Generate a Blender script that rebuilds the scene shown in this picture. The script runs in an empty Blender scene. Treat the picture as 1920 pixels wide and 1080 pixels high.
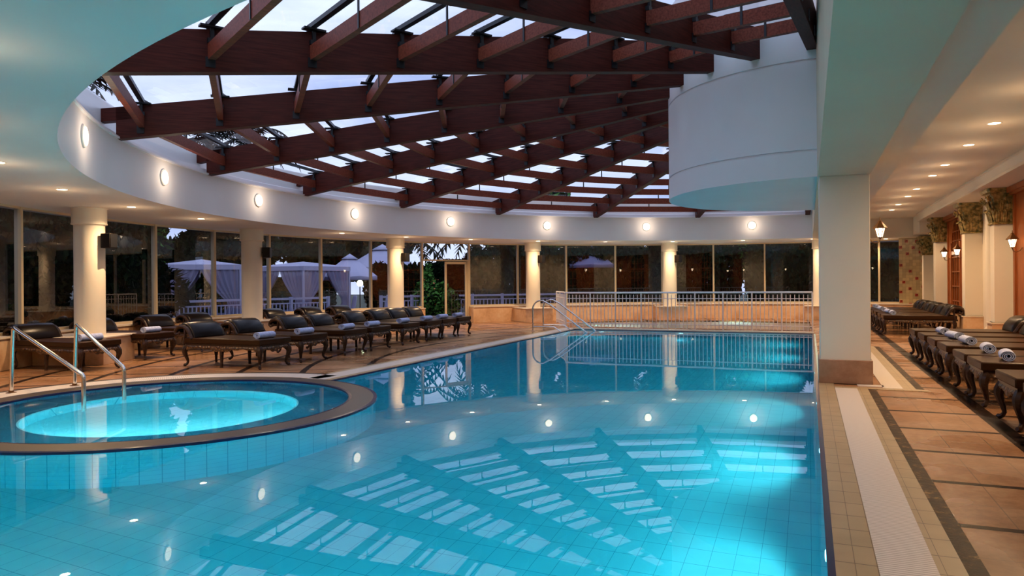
import bpy, math, random
from math import sin, cos, pi, radians as R, hypot, atan2
from mathutils import Vector, Matrix
from mathutils.geometry import tessellate_polygon
random.seed(7)
SC = bpy.context.scene
COL = SC.collection

# ------------------------------------------------------------ camera, sky, exposure
cam_d = bpy.data.cameras.new('camera'); cam = bpy.data.objects.new('camera', cam_d); COL.objects.link(cam)
cam_d.sensor_width = 36.0; cam_d.lens = 1342.77/1920*36; cam_d.shift_y = -10.3/1920
cam_d.clip_start = 0.05; cam_d.clip_end = 400
cam.matrix_world = (Matrix.Translation((0, 0, 1.35)) @ Matrix.Rotation(R(22.52), 4, 'Z') @
                    Matrix.Rotation(R(90), 4, 'X') @ Matrix.Rotation(-0.008, 4, 'Z'))
SC.camera = cam
SC.view_settings.view_transform = 'Standard'; SC.view_settings.look = 'None'
SC.view_settings.exposure = 0.32; SC.view_settings.gamma = 1.0; SC.view_settings.use_curve_mapping = False

W = bpy.data.worlds.new('dusk_sky'); SC.world = W; W.use_nodes = True
wn = W.node_tree.nodes; wl = W.node_tree.links
bg = wn['Background']; bg.inputs['Strength'].default_value = 1.35
tc = wn.new('ShaderNodeTexCoord'); sp = wn.new('ShaderNodeSeparateXYZ'); wl.new(tc.outputs['Generated'], sp.inputs[0])
mp = wn.new('ShaderNodeMapping'); mp.inputs['Scale'].default_value = (1.2, 2.2, 7.0); mp.inputs['Rotation'].default_value = (0.1, 0.15, 0.5)
wl.new(tc.outputs['Generated'], mp.inputs[0])
nz = wn.new('ShaderNodeTexNoise'); nz.inputs['Scale'].default_value = 1.7; nz.inputs['Detail'].default_value = 7; nz.inputs['Roughness'].default_value = 0.55
wl.new(mp.outputs[0], nz.inputs[0])
rp = wn.new('ShaderNodeValToRGB'); wl.new(nz.outputs[0], rp.inputs[0])
rp.color_ramp.elements[0].position = 0.30; rp.color_ramp.elements[0].color = (0.30, 0.38, 0.66, 1)
rp.color_ramp.elements[1].position = 0.62; rp.color_ramp.elements[1].color = (0.66, 0.73, 0.95, 1)
wl.new(rp.outputs[0], bg.inputs[0])

# ------------------------------------------------------------ main dimensions (metres)
CX, CY = 0.24, 13.77          # centre of the round hall
R_OPEN = 11.40                # opening in the ceiling
R_COL = 12.97                 # ring of round columns
R_WIN = 13.98                 # ring of windows
Z_CEIL = 2.72
Z_RIM = 3.50                  # top of the curved fascia
HUB = 2.65                    # radius of the plaster drum
XB0, XB1 = 0.12, 0.74         # straight beam beside the pool
Z_BEAM = 2.71
POOL = (-6.2, 0.10, 1.0, 19.6)
JX, JY, JR0, JR1, JR2 = -6.73, 6.01, 2.0, 2.33, 2.84
Z_WATER = -0.012

def pol(r, a, z=0.0, c=(CX, CY)):
    return Vector((c[0]+r*cos(R(a)), c[1]+r*sin(R(a)), z))

# ------------------------------------------------------------ object helpers
def tag(o, label=None, cat=None, group=None, kind=None):
    if label: o['label'] = label
    if cat: o['category'] = cat
    if group: o['group'] = group
    if kind: o['kind'] = kind
    return o

def empty(name, loc=(0, 0, 0), rz=0.0, label=None, cat=None, group=None):
    o = bpy.data.objects.new(name, None); COL.objects.link(o)
    o.empty_display_size = 0.1
    o.location = loc; o.rotation_euler = (0, 0, rz)
    return tag(o, label, cat, group)

def copy_tree(o, parent=None):
    c = o.copy(); COL.objects.link(c)
    if parent is not None: c.parent = parent
    for ch in list(KIDS.get(o.name, [])):
        k = copy_tree(ch, c); KIDS.setdefault(c.name, []).append(k)
    return c
KIDS = {}

class MB:
    def __init__(s): s.v = []; s.f = []; s.m = []; s.sm = []
    def add(s, verts, faces, mi=0, smooth=False, M=None):
        b = len(s.v)
        for p in verts:
            p = Vector(p)
            if M is not None: p = M @ p
            s.v.append(p)
        for f in faces:
            s.f.append([b+i for i in f]); s.m.append(mi); s.sm.append(smooth)
        return s
    def box(s, c, d, rz=0.0, mi=0, M=None):
        x, y, z = [q/2 for q in d]
        rot = Matrix.Translation(c) @ Matrix.Rotation(rz, 4, 'Z')
        vs = [(-x,-y,-z),(x,-y,-z),(x,y,-z),(-x,y,-z),(-x,-y,z),(x,-y,z),(x,y,z),(-x,y,z)]
        fs = [(0,3,2,1),(4,5,6,7),(0,1,5,4),(1,2,6,5),(2,3,7,6),(3,0,4,7)]
        return s.add(vs, fs, mi, False, (M @ rot) if M is not None else rot)
    def bb(s, x0, x1, y0, y1, z0, z1, mi=0):
        return s.box(((x0+x1)/2, (y0+y1)/2, (z0+z1)/2), (x1-x0, y1-y0, z1-z0), 0, mi)
    def bar(s, p0, p1, w, h, mi=0):
        """box from p0 to p1 (centres of its ends' bottom edge), width w, height h upward"""
        p0 = Vector(p0); p1 = Vector(p1); d = (p1-p0); n = Vector((-d.y, d.x, 0))
        n = n.normalized()*w/2 if n.length > 1e-6 else Vector((w/2, 0, 0))
        u = Vector((0, 0, h))
        vs = [p0-n, p1-n, p1+n, p0+n, p0-n+u, p1-n+u, p1+n+u, p0+n+u]
        return s.add(vs, [(0,3,2,1),(4,5,6,7),(0,1,5,4),(1,2,6,5),(2,3,7,6),(3,0,4,7)], mi)
    def tube(s, pts, r, n=8, mi=0, flat=None, closed=False):
        pts = [Vector(p) for p in pts]; N = len(pts)
        rr = r if isinstance(r, (list, tuple)) else [r]*N
        b = len(s.v); prev = None
        for i, p in enumerate(pts):
            if i == 0: t = pts[1]-p
            elif i == N-1: t = p-pts[i-1]
            else: t = (pts[i+1]-p).normalized()+(p-pts[i-1]).normalized()
            t = t.normalized() if t.length > 1e-9 else Vector((0, 0, 1))
            if prev is None:
                a = Vector((0, 0, 1)) if abs(t.z) < 0.9 else Vector((1, 0, 0))
                u = t.cross(a).normalized()
            else:
                u = prev - t*prev.dot(t); u = u.normalized()
            prev = u; w = t.cross(u)
            for k in range(n):
                a = 2*pi*k/n
                s.v.append(p + (u*cos(a)+w*sin(a))*rr[i])
        for i in range(N-1):
            for k in range(n):
                k2 = (k+1) % n
                s.f.append([b+i*n+k, b+i*n+k2, b+(i+1)*n+k2, b+(i+1)*n+k]); s.m.append(mi); s.sm.append(True)
        for base, rev in ((b, True), (b+(N-1)*n, False)):
            f = [base+k for k in range(n)]
            s.f.append(f[::-1] if rev else f); s.m.append(mi); s.sm.append(False)
        return s
    def lathe(s, prof, c=(0, 0, 0), n=32, mi=0, smooth=True, a0=0.0, a1=360.0, M=None, caps=True):
        full = abs(a1-a0-360) < 1e-6; m = n if full else n+1
        vs = []; fs = []
        for (r, z) in prof:
            for k in range(m):
                a = R(a0+(a1-a0)*k/n); vs.append((c[0]+r*cos(a), c[1]+r*sin(a), c[2]+z))
        for i in range(len(prof)-1):
            for k in range(n):
                k2 = (k+1) % m
                fs.append((i*m+k, i*m+k2, (i+1)*m+k2, (i+1)*m+k))
        s.add(vs, fs, mi, smooth, M)
        if full and caps:
            if prof[0][0] > 1e-6: s.add([vs[k] for k in range(m)], [tuple(range(m))[::-1]], mi, False, M)
            if prof[-1][0] > 1e-6: s.add([vs[(len(prof)-1)*m+k] for k in range(m)], [tuple(range(m))], mi, False, M)
        return s
    def flat(s, loops, z, mi=0, up=True):
        """polygon with holes at height z"""
        vs = [(p[0], p[1], z) for L in loops for p in L]
        tris = tessellate_polygon([[Vector((p[0], p[1], 0)) for p in L] for L in loops])
        out = []
        for t in tris:
            a, b, c = [Vector(vs[i]) for i in t]
            nz = (b-a).cross(c-a).z
            if abs(nz) < 1e-12: continue
            out.append(tuple(t) if (nz > 0) == up else tuple(t)[::-1])
        return s.add(vs, out, mi)
    def skirt(s, loop, z0, z1, mi=0, closed=True, smooth=False):
        n = len(loop); vs = [(p[0], p[1], z0) for p in loop]+[(p[0], p[1], z1) for p in loop]
        rng = range(n if closed else n-1)
        return s.add(vs, [(i, (i+1) % n, n+(i+1) % n, n+i) for i in rng], mi, smooth)
    def slab(s, loops, z0, z1, mi=0):
        s.flat(loops, z1, mi, True); s.flat(loops, z0, mi, False)
        for L in loops: s.skirt(L, z0, z1, mi)
        return s
    def grid(s, rows, mi=0, smooth=True, closed_u=False):
        """rows: list of equal-length point lists"""
        n = len(rows[0]); vs = [p for r_ in rows for p in r_]; fs = []
        for i in range(len(rows)-1):
            for k in range(n if closed_u else n-1):
                k2 = (k+1) % n
                fs.append((i*n+k, i*n+k2, (i+1)*n+k2, (i+1)*n+k))
        return s.add(vs, fs, mi, smooth)
    def mesh(s, name, mats):
        me = bpy.data.meshes.new(name)
        me.from_pydata([tuple(p) for p in s.v], [], s.f)
        for m in mats: me.materials.append(m)
        me.polygons.foreach_set('material_index', s.m)
        me.polygons.foreach_set('use_smooth', s.sm)
        me.update()
        try: me.set_sharp_from_angle(angle=R(38))
        except Exception: pass
        return me
    def build(s, name, mats, parent=None, loc=None, rz=0.0, bevel=0.0, solid=0.0):
        if not isinstance(mats, (list, tuple)): mats = [mats]
        o = bpy.data.objects.new(name, s.mesh(name, mats)); COL.objects.link(o)
        if loc is not None: o.location = loc
        if rz: o.rotation_euler = (0, 0, rz)
        if parent is not None:
            o.parent = parent; KIDS.setdefault(parent.name, []).append(o)
        if bevel:
            b = o.modifiers.new('bevel', 'BEVEL'); b.width = bevel; b.segments = 2; b.limit_method = 'ANGLE'; b.angle_limit = R(40)
        if solid:
            b = o.modifiers.new('solid', 'SOLIDIFY'); b.thickness = solid; b.offset = 0
        return o

def struct(o): o['kind'] = 'structure'; return o
def attach(o, parent): o.parent = parent; KIDS.setdefault(parent.name, []).append(o); return o

def lamp(name, kind, loc, energy, color, parent=None, size=0.05, rot=(0, 0, 0), spot=None, blend=0.6):
    d = bpy.data.lights.new(name, kind); d.energy = energy; d.color = color
    if kind == 'AREA': d.shape = 'DISK'; d.size = size
    else: d.shadow_soft_size = size
    if spot: d.spot_size = R(spot); d.spot_blend = blend
    o = bpy.data.objects.new(name, d); COL.objects.link(o); o.location = loc; o.rotation_euler = rot
    if parent is not None: attach(o, parent)
    return o

# ------------------------------------------------------------ materials
def mat(name, col, rough=0.5, metal=0.0, spec=0.5, emit=None, es=0.0, coat=0.0):
    m = bpy.data.materials.new(name); m.use_nodes = True; b = m.node_tree.nodes['Principled BSDF']
    b.inputs['Base Color'].default_value = (*col, 1); b.inputs['Roughness'].default_value = rough
    b.inputs['Metallic'].default_value = metal; b.inputs['Specular IOR Level'].default_value = spec
    b.inputs['Coat Weight'].default_value = coat
    if emit: b.inputs['Emission Color'].default_value = (*emit, 1); b.inputs['Emission Strength'].default_value = es
    return m
def nd(m, t, **kw):
    n = m.node_tree.nodes.new(t)
    for k, v in kw.items(): setattr(n, k, v)
    return n
def lk(m, a, b): m.node_tree.links.new(a, b)
def PB(m): return m.node_tree.nodes['Principled BSDF']
def coords(m, scale=(1, 1, 1), rot=(0, 0, 0), kind='Object'):
    t = nd(m, 'ShaderNodeTexCoord'); p = nd(m, 'ShaderNodeMapping')
    p.inputs['Scale'].default_value = scale; p.inputs['Rotation'].default_value = rot
    lk(m, t.outputs[kind], p.inputs[0]); return p.outputs[0]
def world(m, scale=(1, 1, 1), rot=(0, 0, 0)):
    g = nd(m, 'ShaderNodeNewGeometry'); p = nd(m, 'ShaderNodeMapping')
    p.inputs['Scale'].default_value = scale; p.inputs['Rotation'].default_value = rot
    lk(m, g.outputs['Position'], p.inputs[0]); return p.outputs[0]
def noise(m, vec, scale, detail=4, rough=0.5):
    n = nd(m, 'ShaderNodeTexNoise'); n.inputs['Scale'].default_value = scale
    n.inputs['Detail'].default_value = detail; n.inputs['Roughness'].default_value = rough
    lk(m, vec, n.inputs['Vector']); return n.outputs[0]
def ramp(m, fac, stops):
    r = nd(m, 'ShaderNodeValToRGB'); e = r.color_ramp.elements
    while len(e) < len(stops): e.new(0.5)
    for el, (p, c) in zip(e, stops): el.position = p; el.color = (*c, 1) if len(c) == 3 else c
    lk(m, fac, r.inputs[0]); return r.outputs[0]
def bump(m, h, strength=0.2, dist=0.01):
    b = nd(m, 'ShaderNodeBump'); b.inputs['Strength'].default_value = strength; b.inputs['Distance'].default_value = dist
    lk(m, h, b.inputs['Height']); lk(m, b.outputs[0], PB(m).inputs['Normal']); return b
def math_(m, op, a, b=None, c=None):
    n = nd(m, 'ShaderNodeMath', operation=op)
    for i, x in enumerate((a, b, c)):
        if x is None: continue
        if hasattr(x, 'links') or hasattr(x, 'is_linked'): lk(m, x, n.inputs[i])
        else: n.inputs[i].default_value = x
    return n.outputs[0]
def mixc(m, fac, a, b):
    n = nd(m, 'ShaderNodeMix', data_type='RGBA')
    if hasattr(fac, 'is_linked'): lk(m, fac, n.inputs[0])
    else: n.inputs[0].default_value = fac
    for s_, x in ((6, a), (7, b)):
        if hasattr(x, 'is_linked'): lk(m, x, n.inputs[s_])
        else: n.inputs[s_].default_value = (*x, 1)
    return n.outputs[2]

M = {}
def plaster(name, c, rough=0.7):
    m = mat(name, c, rough, spec=0.3); v = world(m)
    n = noise(m, v, 0.8, 3); c2 = tuple(q*0.93 for q in c)
    lk(m, ramp(m, n, [(0.3, c2), (0.7, c)]), PB(m).inputs['Base Color'])
    bump(m, noise(m, v, 60, 3), 0.06, 0.004); return m
M['plaster'] = plaster('white_plaster', (0.78, 0.73, 0.73))
M['warm_plaster'] = plaster('warm_white_plaster', (0.78, 0.70, 0.58))
M['soffit'] = plaster('khaki_soffit_paint', (0.64, 0.54, 0.40))
M['ceiling'] = plaster('ceiling_plaster', (0.76, 0.74, 0.70))
M['cream'] = plaster('cream_plaster', (0.80, 0.72, 0.58))
M['aisle'] = plaster('aisle_ceiling_paint', (0.74, 0.66, 0.54))

def stone(name, a, b, c, rough=0.35, sc=2.2):
    m = mat(name, a, rough); v = world(m)
    n = noise(m, v, sc, 8, 0.6); n2 = noise(m, v, sc*5, 5, 0.6)
    n3 = math_(m, 'ADD', math_(m, 'MULTIPLY', n, 0.7), math_(m, 'MULTIPLY', n2, 0.3))
    lk(m, ramp(m, n3, [(0.3, a), (0.5, b), (0.68, c)]), PB(m).inputs['Base Color'])
    bump(m, n2, 0.08, 0.005); return m
M['stone'] = stone('travertine', (0.50, 0.27, 0.13), (0.70, 0.44, 0.24), (0.78, 0.58, 0.37))
M['stone_light'] = stone('pale_stone', (0.62, 0.50, 0.36), (0.72, 0.60, 0.45), (0.78, 0.67, 0.52))
M['pink_stone'] = stone('brown_marble', (0.26, 0.13, 0.07), (0.36, 0.20, 0.12), (0.46, 0.28, 0.18), 0.3, 3)

# deck: stone tiles, with dark inlay lines: concentric rings on the round side, cross bands in the aisle
def deck_mat():
    m = mat('deck_stone_tiles', (0.4, 0.2, 0.1), 0.3, spec=0.24)
    g = nd(m, 'ShaderNodeNewGeometry'); s = nd(m, 'ShaderNodeSeparateXYZ'); lk(m, g.outputs['Position'], s.inputs[0])
    x, y = s.outputs[0], s.outputs[1]
    dx = math_(m, 'SUBTRACT', x, CX); dy = math_(m, 'SUBTRACT', y, CY)
    r = math_(m, 'SQRT', math_(m, 'ADD', math_(m, 'MULTIPLY', dx, dx), math_(m, 'MULTIPLY', dy, dy)))
    a = math_(m, 'ARCTAN2', dy, dx)
    def line(val, period, off, w):
        f = math_(m, 'FRACT', math_(m, 'DIVIDE', math_(m, 'SUBTRACT', val, off), period))
        return math_(m, 'LESS_THAN', f, w/period)
    ringl = line(r, 0.965, 8.82, 0.10); radl = line(a, 0.0873, 0.02, 0.0055)
    left = math_(m, 'MAXIMUM', ringl, radl)
    crossl = line(y, 0.94, 4.53, 0.065)
    isr = math_(m, 'GREATER_THAN', x, 0.10)
    xin = math_(m, 'MULTIPLY', math_(m, 'GREATER_THAN', x, 1.53), math_(m, 'LESS_THAN', x, 1.68))
    right = math_(m, 'MAXIMUM', crossl, xin)
    dark = math_(m, 'ADD', math_(m, 'MULTIPLY', left, math_(m, 'SUBTRACT', 1.0, isr)), math_(m, 'MULTIPLY', right, isr))
    def grout(w=0.007):
        gx = line(x, 0.31, 0.1, w); gy = line(y, 0.47, 4.53, w); gr = line(r, 0.3217, 8.82, w); ga = line(a, 0.0291, 0.02, w*0.09)
        l_ = math_(m, 'MAXIMUM', gr, ga); r_ = math_(m, 'MAXIMUM', gx, gy)
        return math_(m, 'ADD', math_(m, 'MULTIPLY', l_, math_(m, 'SUBTRACT', 1.0, isr)), math_(m, 'MULTIPLY', r_, isr))
    gt = grout()
    v = world(m); n = noise(m, v, 1.6, 6, 0.6); n2 = noise(m, v, 14, 6, 0.7)
    nn = math_(m, 'ADD', math_(m, 'MULTIPLY', n, 0.55), math_(m, 'MULTIPLY', n2, 0.45))
    base = ramp(m, nn, [(0.32, (0.20, 0.088, 0.036)), (0.5, (0.32, 0.155, 0.068)), (0.66, (0.42, 0.235, 0.115))])
    base = mixc(m, math_(m, 'MULTIPLY', gt, 0.6), base, (0.10, 0.06, 0.035))
    dk = ramp(m, n2, [(0.4, (0.012, 0.007, 0.005)), (0.66, (0.035, 0.018, 0.010)), (0.85, (0.15, 0.09, 0.04))])
    lk(m, mixc(m, dark, base, dk), PB(m).inputs['Base Color'])
    wet = ramp(m, noise(m, v, 0.7, 3), [(0.42, (0.20,)*3), (0.62, (0.48,)*3)])
    lk(m, wet, PB(m).inputs['Roughness'])
    bump(m, math_(m, 'SUBTRACT', math_(m, 'MULTIPLY', n2, 0.4), gt), 0.12, 0.004)
    lk(m, math_(m, 'SUBTRACT', 0.24, math_(m, 'MULTIPLY', dark, 0.16)), PB(m).inputs['Specular IOR Level'])
    return m
M['deck'] = deck_mat()

def tiles(name, a, b, grout, tx, ty, rough=0.25, swap=False, vertical=None, w=0.02):
    m = mat(name, a, rough); g = nd(m, 'ShaderNodeNewGeometry'); s = nd(m, 'ShaderNodeSeparateXYZ'); lk(m, g.outputs['Position'], s.inputs[0])
    x, y, z = s.outputs
    def line(val, period):
        f = math_(m, 'FRACT', math_(m, 'DIVIDE', val, period)); return math_(m, 'LESS_THAN', f, w)
    if vertical == 'circle':
        ang = math_(m, 'ARCTAN2', math_(m, 'SUBTRACT', y, JY), math_(m, 'SUBTRACT', x, JX))
        u, v_ = math_(m, 'MULTIPLY', ang, JR1), z
    elif vertical == 'x': u, v_ = x, z
    elif vertical == 'y': u, v_ = y, z
    else: u, v_ = x, y
    gl = math_(m, 'MAXIMUM', line(u, tx), line(v_, ty))
    vv = world(m); n = noise(m, vv, 3.0, 3)
    base = ramp(m, n, [(0.35, a), (0.65, b)])
    lk(m, mixc(m, gl, base, grout), PB(m).inputs['Base Color']); return m
aq = ((0.50, 0.78, 0.76), (0.58, 0.84, 0.80), (0.16, 0.40, 0.44))
M['pool_floor'] = tiles('pool_floor_tiles', *aq, 0.15, 0.22)
M['pool_wall_x'] = tiles('pool_wall_tiles_x', *aq, 0.13, 0.13, vertical='x', w=0.03)
M['pool_wall_y'] = tiles('pool_wall_tiles_y', *aq, 0.13, 0.13, vertical='y', w=0.03)
M['pool_wall_c'] = tiles('pool_wall_tiles_curved', *aq, 0.175, 0.13, vertical='circle', w=0.035)
M['cope'] = tiles('beige_coping_tiles', (0.38, 0.27, 0.14), (0.45, 0.33, 0.18), (0.12, 0.075, 0.04), 0.095, 0.25, 0.35, w=0.03)
M['cope_c'] = tiles('curved_coping_tiles', (0.30, 0.27, 0.19), (0.42, 0.38, 0.27), (0.06, 0.045, 0.03), 0.29, 9.0, 0.35, vertical='circle', w=0.035)
M['navy'] = mat('navy_edge_tile', (0.012, 0.015, 0.07), 0.2)
def grate_mat(name, axis):
    m = mat(name, (0.72, 0.70, 0.64), 0.35); g = nd(m, 'ShaderNodeNewGeometry'); s = nd(m, 'ShaderNodeSeparateXYZ'); lk(m, g.outputs['Position'], s.inputs[0])
    if axis == 'c': v = math_(m, 'MULTIPLY', math_(m, 'ARCTAN2', math_(m, 'SUBTRACT', s.outputs[1], JY), math_(m, 'SUBTRACT', s.outputs[0], JX)), 2.6)
    else: v = s.outputs[1]
    f = math_(m, 'FRACT', math_(m, 'DIVIDE', v, 0.026))
    slot = math_(m, 'LESS_THAN', f, 0.32)
    lk(m, mixc(m, slot, (0.78, 0.70, 0.62), (0.46, 0.38, 0.30)), PB(m).inputs['Base Color'])
    bump(m, math_(m, 'SUBTRACT', 1.0, slot), 0.5, 0.006); return m
M['grate'] = grate_mat('white_gutter_grate', 'y'); M['grate_c'] = grate_mat('white_gutter_grate_curved', 'c')
def water_mat(name, dens=1.0):
    m = bpy.data.materials.new(name); m.use_nodes = True; nt = m.node_tree; nt.nodes.remove(nt.nodes['Principled BSDF'])
    out = nt.nodes['Material Output']
    fr = nd(m, 'ShaderNodeFresnel'); fr.inputs[0].default_value = 1.33
    tr = nd(m, 'ShaderNodeBsdfRefraction'); tr.inputs['IOR'].default_value = 1.33; tr.inputs['Roughness'].default_value = 0.0
    gl = nd(m, 'ShaderNodeBsdfGlossy'); gl.inputs['Roughness'].default_value = 0.0
    mx = nd(m, 'ShaderNodeMixShader'); lk(m, fr.outputs[0], mx.inputs[0]); lk(m, tr.outputs[0], mx.inputs[1]); lk(m, gl.outputs[0], mx.inputs[2])
    b = nd(m, 'ShaderNodeBump'); b.inputs['Strength'].default_value = 0.02; b.inputs['Distance'].default_value = 0.02
    lk(m, noise(m, world(m), 1.3, 2), b.inputs['Height'])
    lk(m, b.outputs[0], gl.inputs['Normal'])
    lk(m, mx.outputs[0], out.inputs['Surface'])
    va = nd(m, 'ShaderNodeVolumeAbsorption'); va.inputs['Color'].default_value = (0.0, 0.868, 0.952, 1); va.inputs['Density'].default_value = dens
    lk(m, va.outputs[0], out.inputs['Volume']); return m
M['water'] = water_mat('pool_water', 1.0)
def glass_mat(name, tint=(1, 1, 1), ior=1.45, rough=0.0):
    m = bpy.data.materials.new(name); m.use_nodes = True; nt = m.node_tree; nt.nodes.remove(nt.nodes['Principled BSDF'])
    fr = nd(m, 'ShaderNodeFresnel'); fr.inputs[0].default_value = ior
    tr = nd(m, 'ShaderNodeBsdfTransparent'); tr.inputs[0].default_value = (*tint, 1)
    gl = nd(m, 'ShaderNodeBsdfGlossy'); gl.inputs['Roughness'].default_value = rough
    mx = nd(m, 'ShaderNodeMixShader'); lk(m, fr.outputs[0], mx.inputs[0]); lk(m, tr.outputs[0], mx.inputs[1]); lk(m, gl.outputs[0], mx.inputs[2])
    lk(m, mx.outputs[0], nt.nodes['Material Output'].inputs['Surface']); return m
M['glass'] = glass_mat('window_glass', (0.80, 0.82, 0.85), 1.9)
M['roof_glass'] = glass_mat('skylight_glass', (0.92, 0.95, 0.98), 1.3)

def wood(name, a, b, rough=0.4, sc=3.0, coat=0.0, grain=(1, 14, 14)):
    m = mat(name, a, rough, coat=coat, spec=0.15); v = coords(m, (1, 1, 1)); w = nd(m, 'ShaderNodeTexNoise')
    mp_ = nd(m, 'ShaderNodeMapping'); mp_.inputs['Scale'].default_value = grain; lk(m, v, mp_.inputs[0])
    lk(m, mp_.outputs[0], w.inputs['Vector']); w.inputs['Scale'].default_value = sc; w.inputs['Detail'].default_value = 5
    lk(m, ramp(m, w.outputs[0], [(0.35, a), (0.65, b)]), PB(m).inputs['Base Color'])
    bump(m, w.outputs[0], 0.08, 0.003); return m
M['beam'] = wood('dark_red_beam_wood', (0.040, 0.007, 0.004), (0.075, 0.013, 0.008), 0.6)
M['purlin'] = wood('red_brown_purlin_wood', (0.12, 0.024, 0.012), (0.21, 0.046, 0.024), 0.5)
M['panel'] = wood('orange_wood_panel', (0.24, 0.062, 0.016), (0.38, 0.115, 0.034), 0.35, grain=(12, 12, .8))
M['dark_wood'] = wood('dark_carved_wood', (0.022, 0.011, 0.007), (0.05, 0.025, 0.014), 0.32, coat=0.2)
def carved():
    m = mat('gilded_carved_wood', (0.07, 0.04, 0.02), 0.35); v = coords(m)
    vo = nd(m, 'ShaderNodeTexVoronoi'); vo.inputs['Scale'].default_value = 26; lk(m, v, vo.inputs['Vector'])
    lk(m, ramp(m, vo.outputs[0], [(0.15, (0.26, 0.14, 0.06)), (0.5, (0.05, 0.025, 0.012))]), PB(m).inputs['Base Color'])
    bump(m, vo.outputs[0], 0.9, 0.012); return m
M['carved'] = carved()
M['leather'] = mat('black_leather', (0.007, 0.004, 0.003), 0.28, spec=0.2)
M['pad'] = mat('brown_leather_pad', (0.034, 0.014, 0.005), 0.32, spec=0.12)
def towel_m():
    m = mat('blue_towel_cloth', (0.40, 0.47, 0.72), 0.95, spec=0.1); v = coords(m)
    bump(m, noise(m, v, 220, 2), 0.5, 0.004)
    lk(m, ramp(m, noise(m, v, 30, 3), [(0.3, (0.36, 0.43, 0.68)), (0.7, (0.55, 0.60, 0.80))]), PB(m).inputs['Base Color']); return m
M['towel'] = towel_m()
M['chrome'] = mat('polished_steel', (0.72, 0.70, 0.66), 0.16, 1.0)
M['rail_white'] = mat('grey_painted_steel', (0.80, 0.77, 0.76), 0.35, 0.2)
M['black_metal'] = mat('black_steel', (0.012, 0.012, 0.014), 0.4, 0.5)
M['alu'] = mat('beige_aluminium_frame', (0.62, 0.50, 0.32), 0.4, 0.0)
M['speaker'] = mat('brown_speaker_plastic', (0.007, 0.0045, 0.0035), 0.5, spec=0.2)
M['bronze'] = mat('bronze_lantern_metal', (0.16, 0.08, 0.03), 0.4, 0.7)
M['gold'] = None
def gold():
    m = mat('aged_gilt_plaster', (0.3, 0.2, 0.07), 0.45, 0.35); v = coords(m)
    n = noise(m, v, 14, 4, 0.5)
    lk(m, ramp(m, n, [(0.36, (0.10, 0.095, 0.03)), (0.52, (0.34, 0.24, 0.08)), (0.7, (0.62, 0.44, 0.17))]), PB(m).inputs['Base Color'])
    bump(m, n, 0.5, 0.02); return m
M['gold'] = gold()
M['lamp_warm'] = mat('lit_warm_glass', (1, 0.9, 0.7), 0.4, emit=(1.0, 0.80, 0.50), es=9)
M['lamp_disc'] = mat('lit_disc_glass', (1, 0.95, 0.85), 0.4, emit=(1.0, 0.83, 0.58), es=2.2)
M['lamp_down'] = mat('lit_downlight_lens', (1, 0.95, 0.85), 0.4, emit=(1.0, 0.80, 0.52), es=10)
M['lamp_off'] = mat('unlit_downlight_lens', (0.5, 0.45, 0.4), 0.3)
M['pool_lens'] = mat('pool_lamp_lens', (0.9, 1, 1), 0.3, emit=(0.75, 0.95, 1.0), es=5)
M['trim'] = mat('white_lamp_trim', (0.8, 0.77, 0.7), 0.4)
M['shaded_canvas'] = mat('shaded_parasol_canvas', (0.12, 0.12, 0.22), 0.8)  # parasol canvas copy with the dimness of the far garden put into its colour
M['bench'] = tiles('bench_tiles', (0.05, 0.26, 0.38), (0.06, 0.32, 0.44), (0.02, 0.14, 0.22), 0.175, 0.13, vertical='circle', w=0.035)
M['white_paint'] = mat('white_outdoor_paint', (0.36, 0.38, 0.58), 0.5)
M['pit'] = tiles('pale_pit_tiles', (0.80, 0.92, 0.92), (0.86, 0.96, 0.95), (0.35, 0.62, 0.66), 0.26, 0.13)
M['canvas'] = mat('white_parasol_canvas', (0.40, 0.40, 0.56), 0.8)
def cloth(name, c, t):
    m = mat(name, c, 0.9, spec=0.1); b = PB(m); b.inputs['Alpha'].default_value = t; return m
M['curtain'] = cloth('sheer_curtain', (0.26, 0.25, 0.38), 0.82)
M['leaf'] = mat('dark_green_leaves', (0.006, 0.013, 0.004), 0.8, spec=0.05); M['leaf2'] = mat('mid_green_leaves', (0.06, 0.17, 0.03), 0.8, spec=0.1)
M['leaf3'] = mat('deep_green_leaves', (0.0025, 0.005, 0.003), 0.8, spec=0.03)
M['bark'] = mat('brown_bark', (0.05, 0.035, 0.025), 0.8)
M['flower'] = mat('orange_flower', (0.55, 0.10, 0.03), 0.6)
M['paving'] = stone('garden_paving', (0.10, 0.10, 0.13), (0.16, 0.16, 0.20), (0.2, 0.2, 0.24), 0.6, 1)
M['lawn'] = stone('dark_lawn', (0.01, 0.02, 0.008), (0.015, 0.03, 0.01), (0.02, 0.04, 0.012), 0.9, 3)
ORD = ['first', 'second', 'third', 'fourth', 'fifth', 'sixth', 'seventh', 'eighth', 'ninth', 'tenth', 'eleventh', 'twelfth', 'thirteenth', 'fourteenth']

# ============================================================ THE SETTING
def arc(c, r, a0, a1, n):
    return [(c[0]+r*cos(R(a0+(a1-a0)*k/n)), c[1]+r*sin(R(a0+(a1-a0)*k/n))) for k in range(n+1)]
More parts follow.
